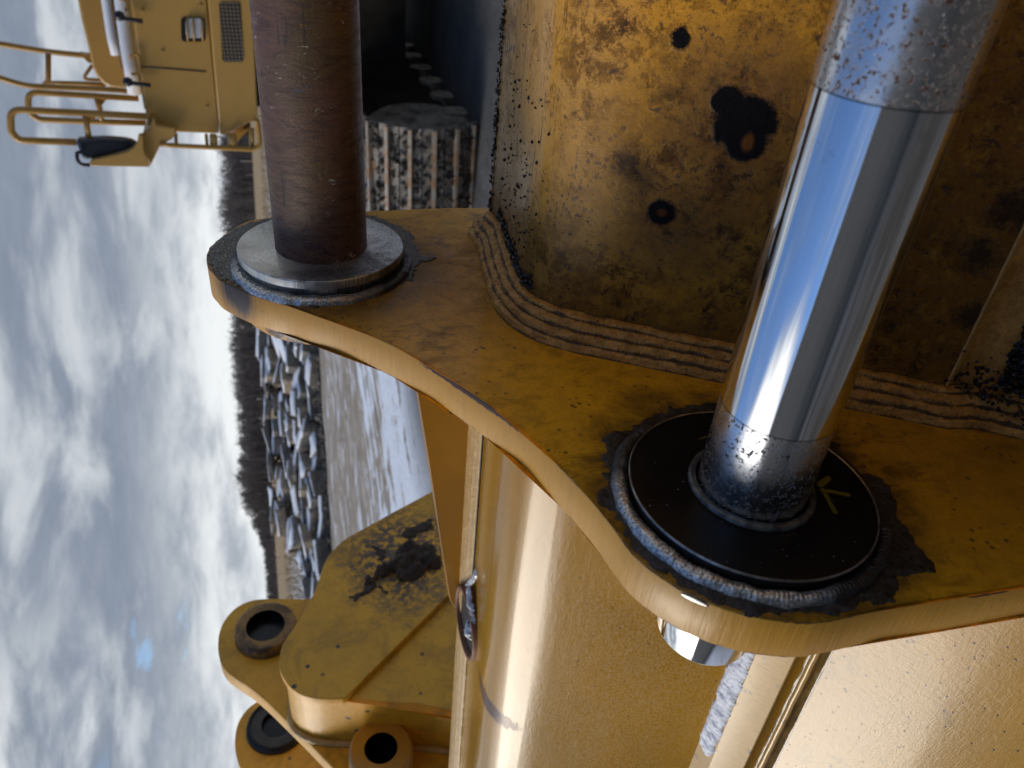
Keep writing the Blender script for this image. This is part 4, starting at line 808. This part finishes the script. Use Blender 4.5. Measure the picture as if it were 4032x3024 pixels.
# near track: shoes with grousers round the front drum
M_trk = mat('muddy_track_steel', lambda n: (lambda a, b: {'col': n.mix(n.mr(a, .4, .6), n.mix(n.mr(b, .4, .62), (.045, .040, .033, 1), (.16, .14, .115, 1)), (.30, .27, .23, 1)), 'ro': .6, 'me': .1, 'bump': (b, .01)})(n.noise(n.P(), 6, 5, .7, .4), n.noise(n.P(), 24, 5, .7)))
M_grs = mat('worn_grouser', lambda n: {'col': n.mix(n.mr(n.noise(n.P(), 9, 4, .6), .42, .62), (.36, .32, .27, 1), (.34, .18, .075, 1)), 'ro': .5, 'me': .2})
TA0, TA1 = 1.63, 2.50; TC = Vector((0, 7.06, -1.43)); TR = .555
pth = []
for i in range(40):
    t = i/39
    if i < 14: th = math.radians(100-i/14*200); pth.append((TC.y-TR*math.cos(math.radians(i/14*180-90)), TC.z+TR*math.sin(math.radians(90-i/14*180)), ))
trk_pts = []
steps = 10
for i in range(steps): th = math.radians(90+180*i/(steps-1)); trk_pts.append((TC.y+TR*math.cos(th), TC.z+TR*math.sin(th), th))
shoe = None
for i in range(-6, steps-1+8):
    if i < 0: y0, z0 = TC.y-i*.19, TC.z+TR; ang = math.radians(90)
    elif i >= steps-1: y0, z0 = TC.y+(i-steps+1)*.19, TC.z-TR; ang = math.radians(270)
    else: th = trk_pts[i][2]+math.radians(90/(steps-1)); y0, z0, ang = TC.y+TR*math.cos(th), TC.z+TR*math.sin(th), th
    M4 = Matrix.Translation((0, y0, z0)) @ Matrix.Rotation(ang, 4, 'X')
    if shoe is None:
        bm = bmesh.new(); box(bm, (TA0, -.018, -.094), (TA1, .014, .094)); sh_me = bpy.data.meshes.new('track_shoe'); bm.to_mesh(sh_me); bm.free(); sh_me.materials.append(M_trk)
        bm = bmesh.new(); box(bm, (TA0+.004, .012, -.016), (TA1-.004, .065, .016)); box(bm, (TA0+.35, .0155, .015), (TA0+.42, .022, .045)); box(bm, (TA0+.60, .0155, -.045), (TA0+.67, .022, -.02)); gr_me = bpy.data.meshes.new('grouser'); bm.to_mesh(gr_me); bm.free(); gr_me.materials.append(M_grs)
        shoe = True
    o = bpy.data.objects.new('track_shoe', sh_me); C.objects.link(o); o.parent = ex.o; o.matrix_local = Matrix.Translation(-ex.base) @ M4
    g = bpy.data.objects.new('grouser', gr_me); C.objects.link(g); g.parent = o
mc = bmesh.new()
for i in range(900):
    th = math.radians(random.uniform(90, 275)); rr_ = TR+random.uniform(-.01, .05); rock(mc, (random.uniform(TA0+.01, TA1-.02), TC.y+rr_*math.cos(th), TC.z+rr_*math.sin(th)), random.uniform(.008, .034))
tag(link('track_mud', mc, simple('packed_mud', (.085, .075, .062), .9, 0, .5, 8, .01, (.045, .040, .034), spec=.08), ex), kind='stuff')
fr = bmesh.new(); box(fr, (TA0+.06, 7.0, -1.72), (TA1-.06, 11.3, -1.10)); link('track_frame', fr, M_frame, ex)
for q in range(7):
    link('track_roller', lathe_sharp([[(TA0+.03, 0), (TA0+.03, .13)], [(TA0+.03, .13), (TA1-.1, .13)]], (7.15+q*.55, -1.78), 24), M_trk, ex)
link('idler', lathe_sharp([[(TA0+.05, 0), (TA0+.05, .40)], [(TA0+.05, .40), (TA0+.12, .5)], [(TA0+.12, .5), (TA1-.12, .5)]], (TC.y, TC.z), 48), M_trk, ex)
tr2 = bmesh.new(); box(tr2, (TA0, 7.06, -1.985), (TA1, 11.5, -1.93)); box(tr2, (TA0, 7.06, -.90), (TA1, 11.5, -.86)); link('track_run', tr2, M_trk, ex)
tr3 = bmesh.new(); box(tr3, (-3.1, 7.4, -1.98), (-2.2, 11.5, -.88)); link('track_run', tr3, M_frame, ex)
cbx = bmesh.new(); box(cbx, (-2.3, 8.2, -1.5), (1.7, 11., -.40)); link('car_body', cbx, M_frame, ex)
# ================================================================ GROUND
def f_ground(n):
    tc = n.new('ShaderNodeTexCoord'); P = tc.outputs['Object']; x, y, z = n.sxyz(P); dist = n.v('LENGTH', P)
    a = n.noise(P, .25, 6, .65, .4); b = n.noise(P, 1.4, 6, .7, .5); c = n.noise(P, 9, 6, .72)
    q = n.new('ShaderNodeMapping'); q.inputs['Rotation'].default_value = (0, 0, math.radians(-28)); n.put(q.inputs[0], P)
    st = n.noise(n.st(q.outputs[0], (.22, 2.4, 1)), 1., 5, .62, .5)       # wheel ruts
    dirt = n.mix(n.mr(b, .35, .65), (.31, .265, .215, 1), (.45, .395, .33, 1)); dirt = n.mix(n.mx(n.m('MULTIPLY', n.mr(c, .5, .7), .5), n.m('MULTIPLY', n.mr(n.noise(n.st(q.outputs[0], (.5, 7., 1)), 1., 5, .7, .3), .50, .60), .75)), dirt, (.16, .13, .10, 1))
    nearsn = n.mr(dist, 17., 8., -.03, .13)
    zone = n.mr(dist, 21., 16., 0, .04)
    sn_ = n.mr(n.m('ADD', n.m('ADD', n.m('MULTIPLY', st, .65), n.m('MULTIPLY', b, .35)), n.m('ADD', nearsn, n.m('ADD', zone, n.m('MULTIPLY', n.m('SUBTRACT', c, .5), .12)))), .515, .56)
    sn_ = n.m('MULTIPLY', sn_, n.mr(c, .25, .45, .55, 1))
    col = n.mix(sn_, dirt, (.74, .79, .86, 1))
    far = n.mr(n.m('ADD', dist, n.m('MULTIPLY', a, 6.)), 36., 42.)
    gs = n.noise(n.st(P, (.5, .5, 1)), 1.3, 6, .75); gcol = n.mix(n.mr(c, .3, .7), (.30, .21, .12, 1), (.42, .32, .20, 1))
    belly_shade = n.m('MULTIPLY', n.mr(n.v('LENGTH', n.v('DIVIDE', n.v('SUBTRACT', P, (3.2, 8.2, 0.)), (5.2, 3.6, 1.))), 1.15, .8), .92); col = n.mix(belly_shade, col, n.mix(n.mr(b, .4, .6), (.035, .032, .028, 1), (.07, .065, .058, 1)))  # the excavator's shade, painted as a dark patch in the ground colour
    back = n.m('MULTIPLY', n.mr(y, 2.2, .2), n.mr(a, .30, .5, .75, 1.)); col = n.mix(back, col, n.mix(n.mr(b, .35, .65), (.085, .076, .066, 1), (.14, .125, .105, 1)))
    gfar = n.mr(dist, 50., 140., .0, .35)
    fcol = n.mix(n.mr(n.m('SUBTRACT', gs, gfar), .36, .50), gcol, (.74, .79, .86, 1))
    col = n.mix(far, col, fcol)
    return {'col': col, 'ro': .9, 'spec': .08, 'bump': (n.m('ADD', b, n.m('MULTIPLY', c, .4)), .05)}
gm = bmesh.new(); NX = 70
def gz(x, y):
    d = math.hypot(x, y); return (.05*mn.noise((x*.35, y*.35, 0))+.02*mn.noise((x*1.7, y*1.7, 2)))*min(1, d/3) if d < 60 else (0 if d < 100 else .0)
G = {}
rad = [0]+[.6*1.105**i for i in range(86)]
for i, r_ in enumerate(rad):
    for j in range(96):
        th = 2*math.pi*j/96; G[i, j] = gm.verts.new((r_*math.cos(th), r_*math.sin(th), gz(r_*math.cos(th), r_*math.sin(th)) if i else 0))
for i in range(len(rad)-1):
    for j in range(96):
        try: f = gm.faces.new((G[i, j], G[i+1, j], G[i+1, (j+1) % 96], G[i, (j+1) % 96])); f.smooth = True
        except ValueError: pass
bmesh.ops.remove_doubles(gm, verts=gm.verts, dist=1e-5)
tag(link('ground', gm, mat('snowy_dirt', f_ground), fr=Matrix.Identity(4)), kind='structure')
# workshop wall behind the camera: it fills the lower half of what the polished pin mirrors
wk = Thing('workshop_building', (0, -9.5, -2.0), 'long grey-brown metal workshop behind the camera, seen only mirrored in the polished pin', 'building')
M_wall = mat('weathered_cladding', lambda n: {'col': n.mix(n.mr(n.noise(n.P(), .5, 5, .6), .35, .65), (.21, .195, .17, 1), (.25, .235, .205, 1)), 'ro': .7})
M_wall2 = simple('light_plinth', (.19, .185, .175), .8, 0, .2, 1, 0)
wb = bmesh.new(); xs = [-34+i*.3 for i in range(260)]; V0 = [wb.verts.new((x, -9.5+(.0 if i % 2 else 0), .3)) for i, x in enumerate(xs)]; V1 = [wb.verts.new((x, -9.5+(.0 if i % 2 else 0), 8.3)) for i, x in enumerate(xs)]
for i in range(len(xs)-1): wb.faces.new((V0[i], V0[i+1], V1[i+1], V1[i]))
link('wall', wb, M_wall, wk)
wb = bmesh.new(); box(wb, (-34, -9.6, -2.0), (43.7, -9.35, .28)); link('plinth', wb, M_wall2, wk)
wb = bmesh.new(); prism([Vector((-34.4, -9.1, 8.3)), Vector((-34.4, -14.5, 10.0)), Vector((-34.4, -20, 8.3)), Vector((-34.4, -20, 8.15)), Vector((-34.4, -9.1, 8.15))], (78.5, 0, 0), wb, smooth=False); link('roof', wb, M_snow, wk)
wb = bmesh.new(); box(wb, (-34, -19.6, -2.0), (43.7, -19.4, 8.2)); box(wb, (-34, -19.4, -2.0), (-33.8, -9.6, 8.2)); box(wb, (43.5, -19.4, -2.0), (43.7, -9.6, 8.2)); link('wall', wb, M_wall, wk)
# ================================================================ STONES
def stone_mesh(i):
    rnd = random.Random(100+i); bm = bmesh.new(); bmesh.ops.create_cube(bm, size=1); bmesh.ops.bevel(bm, geom=bm.edges[:], offset=.07, segments=1, affect='EDGES'); bmesh.ops.subdivide_edges(bm, edges=bm.edges[:], cuts=1, use_grid_fill=True)
    for v in bm.verts: v.co += Vector((mn.noise(v.co*1.7+Vector((i*3, 0, 0))), mn.noise(v.co*1.7+Vector((0, i*3, 5))), mn.noise(v.co*1.7+Vector((9, 0, i*3)))))*.16; v.co.z *= 1-.15*v.co.x*rnd.choice((-1, 1))
    bmesh.ops.triangulate(bm, faces=bm.faces[:]); me = bpy.data.meshes.new('stone'); cap = bmesh.new(); bm.normal_update()
    keep = [f for f in bm.faces if f.normal.z > .78 and f.calc_center_median().z > .1]; mp = {}
    for f in keep:
        for v in f.verts:
            if v not in mp: mp[v] = cap.verts.new(v.co+Vector((0, 0, .07+.03*mn.noise(v.co*3))))
    for f in keep: nf = cap.faces.new([mp[v] for v in f.verts]); nf.smooth = True
    be = [e for e in cap.edges if e.is_boundary]; ex_ = bmesh.ops.extrude_edge_only(cap, edges=be)
    for v in ex_['geom']:
        if isinstance(v, bmesh.types.BMVert): v.co.z -= .10; v.co.x *= 1.02; v.co.y *= 1.02
    bm.to_mesh(me); bm.free(); cm = bpy.data.meshes.new('snow_cap'); cap.to_mesh(cm); cap.free(); return me, cm
M_st = [simple('grey_stone', (.27, .235, .19), .8, 0, .45, 5, .05, spec=.1), simple('warm_stone', (.34, .27, .19), .8, 0, .45, 5, .05, spec=.1), simple('blue_grey_stone', (.19, .175, .155), .8, 0, .45, 5, .05, spec=.1)]
protos = []
for i in range(9):
    me, cm = stone_mesh(i); me.materials.append(M_st[i % 3]); cm.materials.append(M_snow); protos.append((me, cm))
ordn = ['first', 'second', 'third', 'fourth', 'fifth', 'sixth', 'seventh', 'eighth', 'ninth', 'tenth', 'eleventh', 'twelfth', 'thirteenth', 'fourteenth', 'fifteenth', 'sixteenth', 'seventeenth', 'eighteenth', 'nineteenth', 'twentieth', 'twenty-first', 'twenty-second', 'twenty-third', 'twenty-fourth', 'twenty-fifth', 'twenty-sixth', 'twenty-seventh']
# rows: distance, base height, (picture y start, end), size
rows = [('front row', 27.5, 0., 1290, 2400, (.95, .7, .36)), ('second row', 28.1, .27, 1270, 2360, (.9, .7, .34)), ('third row', 28.8, .52, 1250, 2320, (.95, .7, .34)), ('fourth row', 29.6, .78, 1250, 2200, (.9, .8, .33)), ('fifth row', 30.4, 1.02, 1240, 2120, (1.0, .8, .32)), ('sixth row', 31.2, 1.27, 1240, 2080, (.9, .8, .32)), ('top row', 32.0, 1.52, 1240, 2030, (1.1, .9, .28))]
col_nm = ['grey', 'warm tan', 'blue-grey']
for nm_, dist_, zb, y0, y1, sz in rows:
    yy = y0; k = 0
    while yy < y1 and k < 27:
        r = ray(1150, yy); r = Vector((r.x, r.y, 0)).normalized(); i = random.randrange(9); me, cm = protos[i]
        o = bpy.data.objects.new('stone', me); C.objects.link(o); sx = random.uniform(.45, 1.45)*sz[0]; d_ = dist_+random.uniform(-.5, .5)
        o.location = (r.x*d_, r.y*d_, zb+sz[2]*.45+random.uniform(-.08, .1)); o.rotation_euler = (random.gauss(0, .09), random.gauss(0, .11), random.gauss(0, .55)); o.scale = (sx, random.uniform(.7, 1.2)*sz[1], random.uniform(.6, 1.5)*sz[2])
        tag(o, '%s snow-topped stone, %s from the left in the %s of the stone pile' % (col_nm[i % 3], 'NN', nm_), 'stone', 'snow-covered stones heaped beyond the yard'); o['k_'] = k; o['row'] = nm_
        c_ = bpy.data.objects.new('snow_cap', cm); C.objects.link(c_); c_.parent = o
        yy += sx*F*1.02/d_*random.uniform(.72, 1.0); k += 1
    st_ = [o for o in C.objects if o.get('row') == nm_]
    for o in st_: o['label'] = o['label'].replace('NN', ordn[len(st_)-1-o['k_']])
for o in C.objects:
    if 'row' in o: del o['row']; del o['k_']
rbm = bmesh.new()
for i in range(2600):
    yy = random.uniform(1240, 2420); u = random.random(); d_ = 26.6+5.6*u; r = ray(1150, yy); r = Vector((r.x, r.y, 0)).normalized()*d_
    top_ = 1.6*u*(1 if yy < 2100 else max(.25, 1-(yy-2100)/320)); rock(rbm, (r.x, r.y, random.uniform(0, 1)**.6*top_+.02), random.uniform(.04, .17))
tag(link('rubble', rbm, simple('rubble_stone', (.20, .175, .145), .9, 0, .5, 2, .02, (.09, .08, .07), spec=.1), base=(r.x, r.y, 0), fr=Matrix.Identity(4)), 'small broken rubble and dirt between the snow-covered stones', 'rubble', kind='stuff')
# ================================================================ TREES
M_bark = simple('bare_bark', (.075, .062, .055), .9, 0, .3, .5, .0); M_twig = simple('bare_twigs', (.085, .072, .066), .9, 0, .35, .3, .0)
def stick(bm, p, q, r0, r1):
    p = Vector(p); q = Vector(q); d = (q-p).normalized(); u = d.orthogonal().normalized(); v = d.cross(u)
    A = [bm.verts.new(p+(u*math.cos(t)+v*math.sin(t))*r0) for t in (0, 2.1, 4.2)]; B = [bm.verts.new(q+(u*math.cos(t)+v*math.sin(t))*r1) for t in (0, 2.1, 4.2)]
    for i in range(3): bm.faces.new((A[i], A[(i+1) % 3], B[(i+1) % 3], B[i]))
def grow(bt, bc, p, d, L, r, lv, rnd, tw):
    q = p+d*L; stick(bt if lv < 2 else bc, p, q, r, r*.62)
    if lv >= 4: return
    for i in range(rnd.choice((3, 3, 4)) if lv else 5):
        nd = (d+Vector((rnd.gauss(0, .55), rnd.gauss(0, .55), rnd.gauss(.12, .3)))).normalized()
        grow(bt, bc, p.lerp(q, rnd.uniform(.45, 1.)), nd, L*rnd.uniform(.55, .78), r*.55, lv+1, rnd, tw)
def bare_tree(name, x, y, dist, hgt, lab, cat, wide=1.):
    rnd = random.Random(int(x*7+y)); r = ray(x, y); r = Vector((r.x, r.y, 0)).normalized()*dist; th = Thing(name, r, lab, cat, 'bare trees along the field edge', world=True)
    bt = bmesh.new(); bc = bmesh.new(); grow(bt, bc, Vector(), Vector((0, 0, 1)), hgt*.36, hgt*.022, 0, rnd, 0)
    for v in bc.verts: v.co.x *= wide; v.co.y *= wide
    for q in range(1200):
        d = Vector((rnd.gauss(0, 1), rnd.gauss(0, 1), rnd.gauss(0, 1))).normalized()*rnd.uniform(.2, 1)**.5; c_ = Vector((d.x*hgt*.30*wide, d.y*hgt*.30*wide, hgt*.62+d.z*hgt*.36)); e = c_+Vector((rnd.gauss(0, .3), rnd.gauss(0, .3), rnd.gauss(.35, .3)))*hgt*.06; stick(bc, c_, e, hgt*.0042, hgt*.001)
    for b_, nm_, m_ in ((bt, 'trunk', M_bark), (bc, 'crown', M_twig)):
        me = bpy.data.meshes.new(nm_); b_.to_mesh(me); b_.free(); me.materials.append(m_); o = bpy.data.objects.new(nm_, me); C.objects.link(o); o.parent = th.o
bare_tree('bare_tree', 1040, 1905, 150, 7.0, 'round-crowned bare tree, tallest one at the left end of the dark wood', 'tree', 1.25)
bare_tree('bare_tree', 1045, 1990, 150, 6.2, 'bare tree just left of the tallest round-crowned one', 'tree', 1.1)
bare_tree('bare_tree', 1050, 2060, 150, 3.6, 'small bare tree leaning below the round crowns', 'tree', 1.3)
bare_tree('bare_tree', 1060, 2200, 150, 2.9, 'low bare bush-like tree left of the wood, right one of two', 'tree', 1.8)
bare_tree('bare_tree', 1065, 2265, 150, 3.1, 'low bare bush-like tree, leftmost above the snowy grass', 'tree', 1.8)
wd = bmesh.new(); rnd = random.Random(5)
for i in range(5200):
    y = rnd.uniform(-1500, 3900); d_ = rnd.uniform(235, 300); r = ray(1000, y); r = Vector((r.x, r.y, 0)).normalized()*d_
    top = (9.6+1.8*mn.noise((y*.004, 0, 0))+1.1*mn.noise((y*.02, 3, 0)))*(1. if y < 1950 else max(.35, 1-(y-1950)/350))*d_/265*rnd.uniform(.55, 1.0)
    b0 = Vector((r.x, r.y, 0)); tp = Vector((r.x+rnd.gauss(0, .5), r.y, top)); rr = top*rnd.uniform(.06, .14)
    stick(wd, b0, tp, .30, .05)
    for q in range(16):
        zf = rnd.uniform(.25, 1.); c_ = b0.lerp(tp, zf); wdt = rr*2.2*math.sin(math.pi*min(1, zf*.9+.05))**.6
        g1_ = max(-1.4, min(1.4, rnd.gauss(0, 1))); e = c_+Vector((g1_*wdt, rnd.gauss(0, .5)*wdt, min(1.3, abs(rnd.gauss(0, 1)))*wdt*1.2)); stick(wd, c_, e, .11, .02)
tag(link('bare_wood', wd, simple('wood_mass', (.115, .100, .098), .95, 0, .3, .05, 0), fr=Matrix.Identity(4)), 'dark band of leafless woodland along the horizon', 'woodland', kind='stuff')
# tufts of dry grass at the edge of the field
tf = bmesh.new()
for i in range(9000):
    y = rnd.uniform(300, 2700); d_ = 37+rnd.random()**1.6*70; r = ray(1100, y); r = Vector((r.x, r.y, 0)).normalized()*d_
    h_ = rnd.uniform(.12, .5); w_2 = rnd.uniform(.02, .05); q = Vector((rnd.gauss(0, .12), rnd.gauss(0, .12), h_)); t_ = Vector((r.y, -r.x, 0)).normalized()*w_2
    tf.faces.new((tf.verts.new(r-t_), tf.verts.new(r+t_), tf.verts.new(r+q)))
tag(link('dry_grass', tf, simple('straw', (.40, .29, .17), .9, 0, .4, 1.5, 0), fr=Matrix.Identity(4)), 'dry straw-coloured grass poking through the snow of the field', 'grass', kind='stuff')
